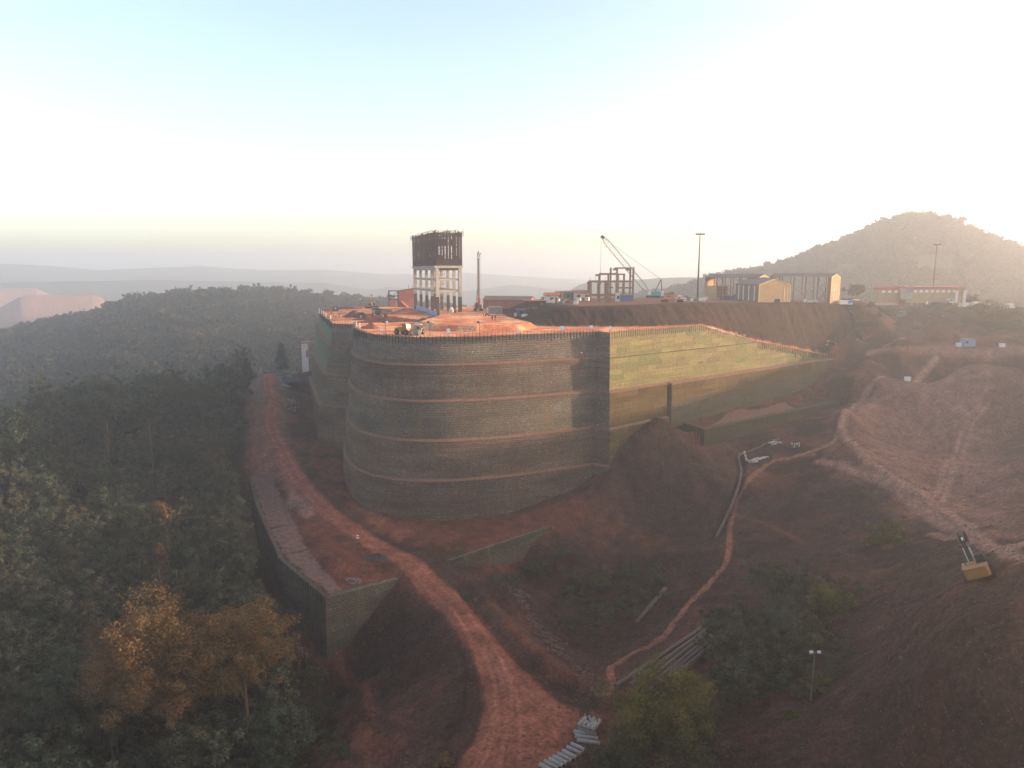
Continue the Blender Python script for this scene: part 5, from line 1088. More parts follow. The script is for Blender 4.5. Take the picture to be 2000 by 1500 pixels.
# --- people
def person_mat(name, shirt, trousers, skin=(0.16, 0.09, 0.06)):
    t = NT(name); c = t.new('ShaderNodeTexCoord'); s = t.new('ShaderNodeSeparateXYZ'); t.ln(c.outputs['Object'], s.inputs[0])
    k = t.math('DIVIDE', s.outputs[2], 1.8)
    r = t.ramp(k, [(0.0, (0.03, 0.03, 0.03)), (0.05, trousers), (0.52, shirt), (0.845, skin), (0.94, (0.02, 0.018, 0.016))]); r.node.color_ramp.interpolation = 'CONSTANT'
    r2 = t.mix('MULTIPLY', 1.0, r, t.ramp(t.noise(c.outputs['Object'], 9, 3), [(0.3, (0.75, 0.75, 0.75)), (0.7, (1.15, 1.15, 1.15))])); return t.out(r2)
def person_mesh(name, arm=0.0, stride=0.0):
    J = {'pel': (0, 0, 0.95, .15), 'sp': (0, 0, 1.15, .14), 'ch': (0, 0.0, 1.36, .165), 'nk': (0, -0.01, 1.50, .06), 'hd': (0, -0.03, 1.62, .098), 'tp': (0, -0.02, 1.73, .085)}
    for s, q in ((-1, 'l'), (1, 'r')):
        st = stride * s
        J[q + 'hp'] = (0.10 * s, 0, 0.88, .105); J[q + 'kn'] = (0.115 * s, -0.03 + st * 0.5, 0.49, .075); J[q + 'an'] = (0.12 * s, 0.03 + st, 0.09, .05); J[q + 'ft'] = (0.13 * s, -0.15 + st, 0.04, .042)
        J[q + 'sh'] = (0.20 * s, 0, 1.42, .075); J[q + 'el'] = (0.27 * s, -0.05 - arm * 0.1, 1.13, .052); J[q + 'wr'] = (0.26 * s - arm * 0.1 * s, -0.12 - arm * 0.28, 0.92 + arm * 0.22, .038); J[q + 'ha'] = (0.25 * s - arm * .1 * s, -0.15 - arm * 0.36, 0.82 + arm * 0.26, .045)
    K = list(J); E = [('pel', 'sp'), ('sp', 'ch'), ('ch', 'nk'), ('nk', 'hd'), ('hd', 'tp')]
    for q in 'lr': E += [('pel', q + 'hp'), (q + 'hp', q + 'kn'), (q + 'kn', q + 'an'), (q + 'an', q + 'ft'), ('ch', q + 'sh'), (q + 'sh', q + 'el'), (q + 'el', q + 'wr'), (q + 'wr', q + 'ha')]
    me = bpy.data.meshes.new(name); me.from_pydata([J[k][:3] for k in K], [(K.index(a), K.index(b)) for a, b in E], [])
    o = bpy.data.objects.new('tmp', me); C.objects.link(o); m = o.modifiers.new('skin', 'SKIN'); m.use_smooth_shade = True
    for k, sv in zip(K, me.skin_vertices[0].data): sv.radius = (J[k][3], J[k][3]); sv.use_root = (k == 'pel')
    o.modifiers.new('sub', 'SUBSURF').levels = 1; o.modifiers['sub'].render_levels = 1
    dg = bpy.context.evaluated_depsgraph_get(); out = bpy.data.meshes.new_from_object(o.evaluated_get(dg)); bpy.data.objects.remove(o); out.name = name
    return out
PB = [person_mesh('person', 0.0, 0.0), person_mesh('person', 0.6, 0.18), person_mesh('person', 1.0, 0.05)]
HAT = MB(); HAT.ball((0, -0.02, 1.70), 0.135, 10, 6, (1, 1.1, 0.75)); HAT.cyl((0, -0.03, 1.665), (0, -0.03, 1.685), 0.16, n=12); HAT_M = {}
VEST = MB(); VEST.tube([(0, 0, 1.02), (0, 0, 1.2), (0, 0, 1.36), (0, 0, 1.46)], [0.185, 0.185, 0.205, 0.13], 12); VEST_M = {}
M_HIV = paint('lime vest', (196, 206, 60), 0.8, 0, 0.1, 1, 0.1); M_ORA = paint('orange vest', (220, 96, 40), 0.8, 0, 0.1, 1, 0.1)
SKINS = {}
def person(label, v, rz, pose, shirt, trousers, hat=None, vest=None):
    key = (pose, shirt, trousers)
    if key not in SKINS:
        me = PB[pose].copy(); me.materials.clear(); me.materials.append(person_mat('clothes', shirt, trousers)); SKINS[key] = me
    o = link('person', SKINS[key], None, (v.x, v.y, v.z), rz); tag(o, label, 'person', None, 'thing')
    for b, m, nm, D in ((HAT, hat, 'hard_hat', HAT_M), (VEST, vest, 'safety_vest', VEST_M)):
        if m is None: continue
        if m.name not in D: D[m.name] = b.mesh(nm); D[m.name].materials.append(m)
        link(nm, D[m.name], o)
BLU, WHI, GRY, RDS, BLK, KHA = (0.05, 0.08, 0.16), (0.55, 0.53, 0.5), (0.14, 0.13, 0.13), (0.32, 0.07, 0.05), (0.03, 0.03, 0.035), (0.2, 0.16, 0.1)
for lab, px, py, rz, ps, sh, tr, hat, vest in [
    ('worker in a lime vest farthest back in the group by the corner posts', 647, 611.5, .5, 0, GRY, BLU, M_BOARD, M_HIV), ('worker in an orange vest in the group by the corner posts', 651.5, 619, 1, 1, RDS, BLU, None, M_ORA), ('worker in a white shirt in the group by the corner posts', 656, 618.5, -1, 2, WHI, BLK, M_BOARD, None),
    ('dark clothed worker at the right of the corner group', 662.5, 620, 2, 0, BLK, GRY, None, None), ('worker in a white hard hat walking alone left of the soil cone', 705, 624.5, .8, 1, GRY, BLU, M_BOARD, None), ('worker in grey before the long soil heap', 763, 623, .2, 0, GRY, KHA, M_BOARD, None),
    ('worker in red before the long soil heap', 777, 628, -.4, 0, RDS, BLU, None, None), ('worker with a white hat at the right end of the long soil heap', 790, 629, 1.3, 1, GRY, BLK, M_BOARD, None), ('worker in an orange vest at the foot of the tower', 875, 618.5, .3, 0, RDS, BLU, M_BOARD, M_ORA),
    ('worker in orange beside the cement mixer under the tower', 889, 619, 1.9, 2, RDS, BLK, None, M_ORA), ('worker in a lime vest next to the motorcycle', 944.7, 625.5, -1.2, 0, GRY, BLU, M_BOARD, M_HIV), ('left one of two dark figures on the raised pad', 961.5, 635.5, .3, 0, BLK, BLK, None, None), ('right one of two dark figures on the raised pad', 967.2, 635, -.4, 0, BLK, GRY, None, None)]:
    v = pl(px, py); person(lab, v, rz, ps, sh, tr, hat, vest)
for lab, px, py, rz, ps in [('first from the left of four people in white standing on the haul track', 1546, 874, .4, 0), ('second from the left of four people in white on the haul track', 1551, 875, 1.2, 1), ('third from the left of four people in white on the haul track', 1556, 874.5, -.8, 0), ('fourth from the left of four people in white on the haul track', 1561, 873.5, -1.5, 2)]:
    person(lab, ground(px, py), rz, ps, WHI, WHI if ps else KHA)
person('worker standing on the second ledge of the curved wall beside the buttress', Vector((19.5, 197.9, -7.1)), 0.4, 1, RDS, BLU, M_BOARD)
# motorcycle and mixer
t = thing('motorcycle', 'motorcycle standing on the raised pad beside the man in lime', 'motorcycle', pl(952, 625), 1.2)
for y in (-0.65, 0.65):
    w = MB().cyl((-.05, y, 0.3), (.05, y, 0.3), 0.3, n=14).build('wheel', M_RUB, t)
MB().beam((0, -0.5, 0.45), (0, 0.5, 0.55), 0.22, 0.25).build('engine', M_DARK, t); MB().beam((0, -0.2, 0.82), (0, 0.7, 0.78), 0.24, 0.14).build('seat', M_DARK, t); MB().beam((0, -0.65, 0.3), (0, -0.4, 1.0), 0.06).build('fork', M_GREY, t); MB().beam((-0.35, -0.4, 1.05), (0.35, -0.4, 1.05), 0.04).build('handlebar', M_DARK, t); MB().ball((0, -0.2, 0.82), 0.2, 8, 6, (0.7, 1.3, .8)).build('fuel_tank', M_REDP, t)
t = thing('cement_mixer', 'small cement mixer with a pale drum under the tower', 'mixer', pl(882, 617), 0.3)
MB().ball((0, 0, 2.2), 0.95, 12, 8, (1, 1, 1.15)).build('drum', M_WHITE, t); MB().box((0, 0, 0.75), (1.8, 2.6, 0.5)).build('frame', M_REDP, t)
for x in (-.9, .9):
    for y in (-.8, .8): MB().cyl((x - .12, y, 0.42), (x + .12, y, 0.42), 0.42, n=12).build('wheel', M_RUB, t)
# pile of bundled materials by the drilling rig
t = thing('timber_stack', 'low stack of props and timbers left of the drilling rig', 'timber stack', pl(915, 611), 0.1)
for k in range(18): MB().beam((-3 + rng.random() * .5, -0.8 + 0.2 * (k % 8), 0.2 + 0.3 * (k // 8)), (3 + rng.random(), -0.8 + 0.2 * (k % 8) + rng.uniform(-.2, .2), 0.2 + 0.3 * (k // 8)), 0.16).build('timber', M_CONC2, t)
# mixed white guard posts at the far corner
for k, (px, py) in enumerate([(624, 612), (628, 615), (632, 618), (637, 622), (646, 628), (696, 640), (703, 644)]):
    t = thing('marker_post', ['first', 'second', 'third', 'fourth', 'fifth', 'sixth', 'seventh'][k] + ' white marker post on the rim counted from the far platform corner', 'post', at_z(px, py, 0), 0, 'white marker posts on the rim')
    MB().cyl((0, 0, -0.1), (0, 0, 2.0), 0.11, n=8).build('shaft', M_BOARD, t); MB().box((0, 0, 0.05), (0.5, 0.5, 0.14)).build('foot', M_CONC, t)

# ---------------------------------------------------------------- lower ground
def slope_at(v):
    e = 1.5; zx = (zat(v.x + e, v.y) - zat(v.x - e, v.y)) / (2 * e); zy = (zat(v.x, v.y + e) - zat(v.x, v.y - e)) / (2 * e); return zx, zy
v = ground(1915, 1133); zx, zy = slope_at(v)
ex = excavator('yellow excavator seen from behind on the dark slope at the frame edge', v, 0, M_YEL, M_DARK, 0.92, ((0.2, -0.6, 1.8), (0.25, -4.6, 4.6), (0.3, -7.6, 4.4), (0, -8.4, 2)))
ex.location.z += 0.25; nrm = Vector((-zx * .6, -zy * .6, 1)).normalized(); ex.rotation_euler = (Vector((0, 0, 1)).rotation_difference(nrm) @ Matrix.Rotation(PI - 0.50, 4, 'Z').to_quaternion()).to_euler(); print('EXC', v)
ex2 = excavator('teal excavator on the haul road behind the stepped stone corner', ground(563, 722), -1.9, M_TEAL, M_TEAL, 0.95, ((0, -0.6, 1.8), (0, -3.6, 6.0), (0, -6.2, 6.8), (0, -6.6, 4)))
ex3 = excavator('dark small excavator at the lower end of the green wall', ground(1607, 686), 1.9, M_DARK, M_DARK, 0.8)
# kiosk behind the corner
v = ground(586, 716); t = thing('kiosk', 'tall white panelled kiosk with a red roof peeking past the stone corner', 'kiosk', pd(591, 322, 0), 0.2)
zt = at_d(585, 671, 322).z - t.location.z; MB().box((0, 0, zt / 2), (3.0, 3.0, zt)).build('wall', M_BOARD, t); MB().box((0.1, 0, zt + 0.2), (3.7, 3.6, 0.55)).build('roof', M_REDP, t)
for x, y in ((-1.6, -1.6), (1.6, -1.6)): MB().box((x, y, zt / 2), (0.22, 0.22, zt)).build('corner_post', M_REDP, t)
MB().box((1.0, -1.55, zt * 0.72), (0.7, 0.1, zt * 0.2)).build('window', M_REDP, t)
for k, (px, py) in enumerate([(524, 712), (530, 711), (536, 712)]):
    t = thing('concrete_block', ('first', 'second', 'third')[k] + ' from the road edge inwards of three white blocks at the road end', 'block', ground(px, py), 0.2 * k); MB().box((0, 0, 0.5), (1.2, 0.9, 1.0), taper=0.9).build('block', M_BOARD, t)
# pipes
M_PIPE = paint('dull steel pipe', (100, 82, 74), 0.6, 0.3, 0.2, 0.6, 0.3); M_PALEP = paint('pale concrete pipe', (184, 174, 166), 0.85, 0, 0.12, 1.2, 0.25); M_CPIPE = paint('concrete pipe', (150, 138, 130), 0.85, 0, 0.15, 1.2, 0.25)
def lay_pipe(name, label, a, b, r, m, cat='pipe', group=None, lift=0.0, th=0.06):
    a = Vector(a); b = Vector(b); c = (a + b) / 2; t = thing(name, label, cat, c, 0, group)
    pa = a - c + Vector((0, 0, r + lift)); pb = b - c + Vector((0, 0, r + lift)); d = (pb - pa).normalized()
    MB().pipe(pa, pb, r, th, 14).build('barrel', m, t)
    if name == 'concrete_pipe': MB().pipe(pb - d * 0.18, pb + d * 0.02, r * 1.18, r * 0.16, 14).build('collar', m, t)
    else: 
        for s in (0.33, 0.67): MB().pipe(pa.lerp(pb, s) - d * 0.06, pa.lerp(pb, s) + d * 0.06, r * 1.04, 0.04, 14).build('weld_band', m, t)
A, B = ground(1199, 1350), ground(1388, 1220); dr = (B - A).normalized(); sdv = Vector((dr.y, -dr.x, 0)).normalized()
NUM = ['first', 'second', 'third', 'fourth', 'fifth', 'sixth']
for k, o in enumerate([0.0, 1.35, 2.25, 3.15, 4.05, 4.95]):
    p = A + sdv * o + dr * (0.4 + 1.3 * (k > 0) + 0.5 * k); q = B + sdv * o + dr * (0.6 * (k % 3)); z0 = max(zat(p.x, p.y), A.z - 0.5); z1 = max(zat(q.x, q.y), B.z - 0.5)
    lay_pipe('steel_pipe', NUM[k] + ' from the top of six long steel pipes lying parallel by the thicket', (p.x, p.y, z0), (q.x, q.y, z1), 0.40, M_PIPE, lift=0.15)
A, B = ground(1240, 1218), ground(1298, 1150); sdv = Vector(((B - A).y, -(B - A).x, 0)).normalized()
for k in range(2): lay_pipe('steel_pipe', ('upper', 'lower')[k] + ' of the two thin pipes lying in the basin', A + sdv * 0.5 * k, B + sdv * 0.5 * k, 0.22, M_PIPE, lift=0.1)
tp = resample(np.array(TRENCH)[:42], 1.2); b = MB(); b.tube([(x, y, zat(x, y) + 0.45) for x, y in tp], 0.42, 10); o = b.build('drain_pipe', M_PIPE); tag(o, 'long curved drain pipe lying in the trench below the low mesh wall', 'pipe', None, 'thing')
row = [(1142, 1436), (1145, 1444), (1149, 1453), (1129, 1463), (1121, 1470), (1112, 1477), (1103, 1483), (1094, 1488), (1086, 1493), (1077, 1498), (1068, 1504)]
for k, (px, py) in enumerate(row):
    c = ground(px, py); a = math.radians(-38 if k > 2 else -14); d = Vector((math.cos(a), math.sin(a), 0)) * (1.15 if k > 2 else 1.6)
    lay_pipe('concrete_pipe', 'concrete pipe %s in the row along the dirt yard' % ('number ' + ['one', 'two', 'three', 'four', 'five', 'six', 'seven', 'eight', 'nine', 'ten', 'eleven'][k] + ' from the stack'), c - d, c + d, 0.30, M_CPIPE, lift=0.02)
for k in range(4):
    c = ground(1137 + 8.5 * k, 1421 + 2.5 * k); a = math.radians(58); d = Vector((math.cos(a), math.sin(a), 0)) * 1.35
    lay_pipe('concrete_pipe', NUM[k] + ' from the yard side of four concrete pipes stacked at the head of the row', c - d, c + d, 0.36, M_CPIPE, lift=0.55)
for k in range(3):
    c = ground(1141 + 8.5 * k, 1423 + 2.5 * k); a = math.radians(58); d = Vector((math.cos(a), math.sin(a), 0)) * 1.3
    lay_pipe('concrete_pipe', NUM[k] + ' of three concrete pipes under the small stack', c - d, c + d, 0.34, M_CPIPE, lift=-0.1)
for g, lst in (('beside the trench bend', [(1454, 886, 70), (1456, 893, 75), (1458, 900, 78), (1462, 903, 95), (1470, 901, 30), (1476, 898, 28), (1482, 899, 35), (1488, 897, 20), (1494, 895, 8), (1474, 904, 25)]), ('at the far end of the trench', [(1506, 866, 25), (1514, 862, 30), (1520, 866, 140), (1512, 869, 18)])):
    for k, (px, py, an) in enumerate(sorted(lst)):
        c = ground(px, py); a = math.radians(an); d = Vector((math.cos(a), math.sin(a), 0)) * 1.0
        lay_pipe('concrete_pipe', ['first', 'second', 'third', 'fourth', 'fifth', 'sixth', 'seventh', 'eighth', 'ninth', 'tenth'][k] + ' from the left of the short pale pipes ' + g, c - d, c + d, 0.28, M_PALEP, group='loose pipes ' + g, lift=0.05)
# sign, gravel, rubble, sheets near the road
t = thing('road_sign', 'small white and red board on a post beside the dirt road', 'sign', ground(699, 1056)); MB().box((0, 0, 1.0), (0.6, 0.05, 0.9)).build('panel', M_BOARD, t); MB().box((0, -0.03, 1.0), (0.6, 0.03, 0.25)).build('red_band', M_REDP, t); MB().box((0, 0.04, 0.4), (0.08, 0.06, 0.9)).build('post', M_DARK, t)
heap('dark grey gravel heap at the lower edge of the dirt road', ground(737, 1090), 2.6, 2.2, 1.2, 0.4, M_HGREY, 3, 'gravel_heap', 'gravel heap')
heap('dark soil heap with stones beside the road left of the sign', ground(668, 1052), 3.6, 1.4, 0.9, -0.6, M_HDARK, 5)
ROCKS = []
for s in range(5):
    bm = bmesh.new(); bmesh.ops.create_icosphere(bm, subdivisions=1, radius=0.5); r_ = random.Random(s)
    for vv in bm.verts: vv.co *= r_.uniform(0.65, 1.2)
    me = bpy.data.meshes.new('stone'); bm.to_mesh(me); bm.free(); ROCKS.append(me)
M_ROCK = soil_mat('grey stone', (128, 114, 106)); M_ROCKD = soil_mat('brown stone', (104, 82, 74))
for me in ROCKS: me.materials.append(M_ROCK)
def stone_heap(label, c, rx, ry, n, size, seed):
    t = thing('stone_heap', label, 'stone heap', c); rg = random.Random(seed)
    for k in range(n):
        a = rg.uniform(0, 2 * PI); r = math.sqrt(rg.random()); x = rx * r * math.cos(a); y = ry * r * math.sin(a)
        o = link('stone', ROCKS[k % 5], t, (x, y, zat(c.x + x, c.y + y) - c.z + 0.5 * (1 - r) + 0.1)); sz = size * rg.uniform(0.6, 1.5); o.scale = (sz, sz * rg.uniform(.7, 1.2), sz * rg.uniform(.5, .9)); o.rotation_euler = (rg.random() * 3, rg.random() * 3, rg.random() * 3)
def dark_heap(label, c, rx, ry, n, size, seed):
    for me in ROCKS: me.materials.clear(); me.materials.append(M_ROCK)
    R2 = [me.copy() for me in ROCKS]
    for me in R2: me.materials.clear(); me.materials.append(M_ROCKD)
    t = thing('stone_heap', label, 'stone heap', c); rg = random.Random(seed); out = []
    for k in range(n):
        a = rg.uniform(0, 2 * PI); r = math.sqrt(rg.random()); x = rx * r * math.cos(a); y = ry * r * math.sin(a)
        o = link('brown_stone', R2[k % 5], t, (x, y, zat(c.x + x, c.y + y) - c.z + 0.3 * (1 - r) + 0.1)); sz = size * rg.uniform(0.6, 1.5); o.scale = (sz, sz * rg.uniform(.7, 1.2), sz * rg.uniform(.5, .9)); out.append(o)
    return out
CLOD_SRC = dark_heap('heap of brown stones at the edge of the basin', ground(1075, 1262), 2.4, 2.0, 30, 0.6, 4)[:3]
stone_heap('heap of pale broken stones near the corner of the stone wall', ground(686, 1136), 2.3, 1.6, 60, 0.45, 1); stone_heap('spread of pale rubble beside the bend of the dirt road', ground(588, 985), 3.8, 3.0, 60, 0.5, 2); stone_heap('pale rubble at the foot of the stepped stone corner', ground(570, 790), 2.5, 4.0, 40, 0.7, 3)
M_GEO = NT('pale geotextile'); _p = M_GEO.pos(); _f = M_GEO.noise(_p, 0.9, 6, 0.7); M_GEO.bump(M_GEO.noise(_p, 1.6, 6, 0.75), 0.9, 0.5)
M_GEO = M_GEO.out(M_GEO.ramp(_f, [(0.3, (0.09, 0.045, 0.034)), (0.5, (0.16, 0.092, 0.074)), (0.75, (0.22, 0.14, 0.118))]))
def drape(name, label, cat, poly, m, lift=0.10, step=0.45, wr=0.12, group=None):
    P = [tuple(ground(*p))[:2] for p in poly]; A_ = np.array(P); x0, y0 = A_.min(0); x1, y1 = A_.max(0); gx = np.arange(x0, x1 + step, step); gy = np.arange(y0, y1 + step, step)
    XX, YY = np.meshgrid(gx, gy); ins = in_poly(XX + 1.6 * fbm(XX / 1.7, YY / 1.7, 71), YY + 1.6 * fbm(XX / 1.7, YY / 1.7, 73), P); ZZ = height(XX.ravel(), YY.ravel())[0].reshape(XX.shape)
    ZZ = ZZ + lift + wr * 2 * (np.abs(fbm(XX / 1.4, YY / 0.9, 77)) + 0.25 * fbm(XX / 0.5, YY / 0.5, 78)); n = len(gx)
    ii, jj = np.meshgrid(np.arange(len(gy) - 1), np.arange(n - 1), indexing='ij'); q = np.stack([ii * n + jj, ii * n + jj + 1, (ii + 1) * n + jj + 1, (ii + 1) * n + jj], -1).reshape(-1, 4)
    q = q[ins.ravel()[q].all(1)]; used = np.unique(q); rm = np.full(XX.size, -1); rm[used] = np.arange(len(used)); c = np.array([A_[:, 0].mean(), A_[:, 1].mean(), 0])
    V = np.stack([XX.ravel(), YY.ravel(), ZZ.ravel()], 1)[used]; c[2] = V[:, 2].min(); o = link(name, np_mesh(name, V - c, rm[q], m), None, tuple(c)); return tag(o, label, cat, group, 'thing')
drape('geotextile_sheet', 'smooth pale sheet on the far part of the near wall top', 'sheet', [(487, 937), (531, 932), (579, 1026), (524, 1037)], M_GEO, wr=0.04)
drape('geotextile_sheet', 'pale sheet with a torn middle on the near wall top', 'sheet', [(525, 1036), (580, 1025), (602, 1074), (549, 1083)], M_GEO)
drape('geotextile_sheet', 'crumpled pale sheet at the corner of the near wall', 'sheet', [(551, 1083), (602, 1075), (647, 1126), (676, 1156), (640, 1168), (585, 1129)], M_GEO, wr=0.16)
drape('geotextile_sheet', 'pale sheet over the slope beside the far end of the road', 'sheet', [(484, 742), (500, 728), (516, 747), (520, 770), (528, 787), (493, 788)], M_GEO, wr=0.2)
drape('geotextile_sheet', 'pale sheet lying on top of the low mesh wall', 'sheet', [(1380, 836), (1420, 806), (1535, 784), (1556, 798)], M_BENCH, wr=0.08)
M_TARP = paint('teal tarpaulin', (46, 104, 98), 0.5, 0, 0.25, 0.7, 0.2); M_TARP2 = paint('grey blue tarpaulin', (70, 84, 88), 0.5, 0, 0.25, 0.7, 0.2)
drape('tarpaulin', 'teal tarpaulin spread on rubble beside the far road', 'tarpaulin', [(543, 738), (570, 734), (572, 746), (548, 748)], M_TARP, 0.6, 0.45, 0.4); drape('tarpaulin', 'grey blue tarpaulin below the teal one', 'tarpaulin', [(546, 752), (572, 750), (570, 760), (550, 760)], M_TARP2, 0.5, 0.45, 0.4)
heap('dark rubble mound between the far road and the stepped stone corner', ground(558, 742), 5.5, 9, 1.6, 0.2, M_HGREY, 8, 'rubble_mound', 'rubble mound')
# equipment on the terrace at the right
t = thing('feed_hopper', 'rusty feed hopper on a frame on the far terrace', 'hopper', ground(1757, 682), 0.1)
for x in (-2.5, 2.5):
    for y in (-1, 1): MB().box((x, y, 1.2), (0.25, 0.25, 2.4)).build('leg', M_STEEL, t)
b = MB(); b.box((0, 0, 3.0), (5.4, 3, 1.4)); b.build('bin', M_STEEL, t); MB().box((0.6, 0, 4.2), (2.2, 1.6, 0.3)).build('roof', M_GREY, t); MB().beam((-3, 0, 2.4), (-7, 0, 1.0), 0.9, 0.4).build('conveyor', M_REDSH, t)
t = thing('site_cabin', 'pale blue site cabin on the far terrace below the conical heap', 'cabin', ground(1889, 676), 0.1)
MB().box((0, 0, 1.3), (4.6, 2.6, 2.6)).build('wall', M_BLUE, t); MB().box((0, 0, 2.7), (5.0, 3.0, 0.2)).build('roof', M_GREY, t); MB().box((-1.2, -1.33, 1.6), (1.0, 0.08, 0.8)).build('window', M_GLASS, t)
for lab, px, py in (('white box standing alone on the terrace right of the site cabin', 1957, 678), ('white box left of the pale blue site cabin', 1872, 677), ('pale concrete block by the path above the pit', 1772, 744)):
    t = thing('storage_box', lab, 'box', ground(px, py), 0.1); MB().box((0, 0, 0.7), (1.7, 1.2, 1.4)).build('body', M_BOARD, t); MB().box((0, 0, 1.43), (1.8, 1.3, 0.1)).build('lid', M_WHITE, t)
v = ground(1583, 1368); zt = at_d(1588, 1268, (v.y) / CP).z; t = thing('lamp_post', 'thin lamp post with two lamps beside the thicket on the slope', 'lamp post', v)
zt = 6.8; MB().cyl((0, 0, -0.3), (0.12, 0, zt), 0.09, 0.06, 8).build('pole', M_GREY, t); MB().box((0.12, 0, zt), (1.2, 0.08, 0.08)).build('crossarm', M_GREY, t)
for s in (-1, 1): MB().box((0.12 + 0.5 * s, -0.1, zt + 0.1), (0.42, 0.3, 0.3), rx=0.4).build('lamp_head', M_WHITE, t)
# loose stones: nobody could count them
def rubble(name, lines, n, smin, smax, mat, seed, spread):
    rg = np.random.default_rng(seed); base = [np.array([vv.co[:] for vv in me.vertices]) for me in ROCKS]; fb = [np.array([p.vertices[:] for p in me.polygons]) for me in ROCKS]; V = []; Fq = []; o = 0
    for ln_ in lines:
        L = np.array(gline(ln_, 0.8)); k = rg.integers(0, len(L), n); x = L[k, 0] + rg.normal(0, spread, n); y = L[k, 1] + rg.normal(0, spread, n); z = height(x, y)[0]
        for i in range(n):
            s = rg.uniform(smin, smax) * (1 + (rg.random() < 0.06) * 0.8); b_ = base[i % 5] * s * np.array([1, rg.uniform(.7, 1.2), rg.uniform(.5, .9)]); a = rg.uniform(0, 6.28); R = np.array([[math.cos(a), -math.sin(a), 0], [math.sin(a), math.cos(a), 0], [0, 0, 1]])
            V.append(b_ @ R.T + [x[i], y[i], z[i] + 0.1 * s]); Fq.append(fb[i % 5] + o); o += len(b_)
    ob = link(name, np_mesh(name, np.concatenate(V), np.concatenate(Fq), mat, False)); return tag(ob, 'loose brown stones strewn along the dirt banks', 'stones', None, 'stuff')
rubble('loose_stones', [[(990, 1140), (1030, 1200), (1090, 1270), (1150, 1330), (1190, 1345)]], 420, 0.25, 0.75, M_ROCKD, 5, 1.2)
rubble('scattered_stones', [[(620, 950), (690, 1000), (800, 1050), (1000, 1050), (1150, 990)], [(700, 1300), (800, 1250), (860, 1200)], [(560, 1420), (640, 1460), (700, 1440)], [(1690, 800), (1740, 790), (1650, 830), (1700, 900)], [(1300, 1050), (1380, 1100), (1450, 1150)], [(1550, 900), (1660, 960), (1700, 930)]], 130, 0.10, 0.34, M_ROCKD, 6, 3.0)
# ---------------------------------------------------------------- vegetation
def leaf_mat(name, cols, var=0.5, trans=0.3):
    t = NT(name); oi = t.new('ShaderNodeObjectInfo'); at = t.new('ShaderNodeVertexColor', layer_name='leaf')
    c = t.ramp(oi.outputs['Random'], [(i / max(1, len(cols) - 1), q) for i, q in enumerate(cols)])
    c = t.mix('MULTIPLY', 1.0, c, at.outputs[0]); t.b.inputs['Roughness'].default_value = 0.75; t.ln(c, t.b.inputs['Base Color'])
    tr = t.new('ShaderNodeBsdfTranslucent'); t.ln(c, tr.inputs[0]); mx = t.new('ShaderNodeMixShader'); mx.inputs[0].default_value = trans
    t.ln(t.b.outputs[0], mx.inputs[1]); t.ln(tr.outputs[0], mx.inputs[2]); t.ln(mx.outputs[0], t.n['Material Output'].inputs[0]); return t.m
M_LEAF = leaf_mat('forest leaves', [(0.062, 0.070, 0.040), (0.050, 0.064, 0.040), (0.078, 0.074, 0.044), (0.054, 0.062, 0.036), (0.086, 0.076, 0.046), (0.056, 0.070, 0.042)], trans=0.2)
M_LEAFO = leaf_mat('turning orange leaves', [(0.150, 0.090, 0.040), (0.175, 0.104, 0.042)]); M_LEAFY = leaf_mat('yellow green leaves', [(0.125, 0.115, 0.035), (0.15, 0.12, 0.035)])
M_LEAFB = leaf_mat('scrub leaves', [(0.076, 0.084, 0.042), (0.094, 0.090, 0.046), (0.062, 0.076, 0.044)], trans=0.2); M_LEAFC = leaf_mat('dark conifer', [(0.035, 0.045, 0.035), (0.04, 0.05, 0.036)])
M_LEAFF = leaf_mat('distant leaves', [(0.034, 0.042, 0.030), (0.050, 0.050, 0.034), (0.030, 0.039, 0.030), (0.058, 0.052, 0.038), (0.036, 0.043, 0.028)])
M_BARK = paint('bark', (96, 80, 68), 0.95, 0, 0.3, 3, 0.1)
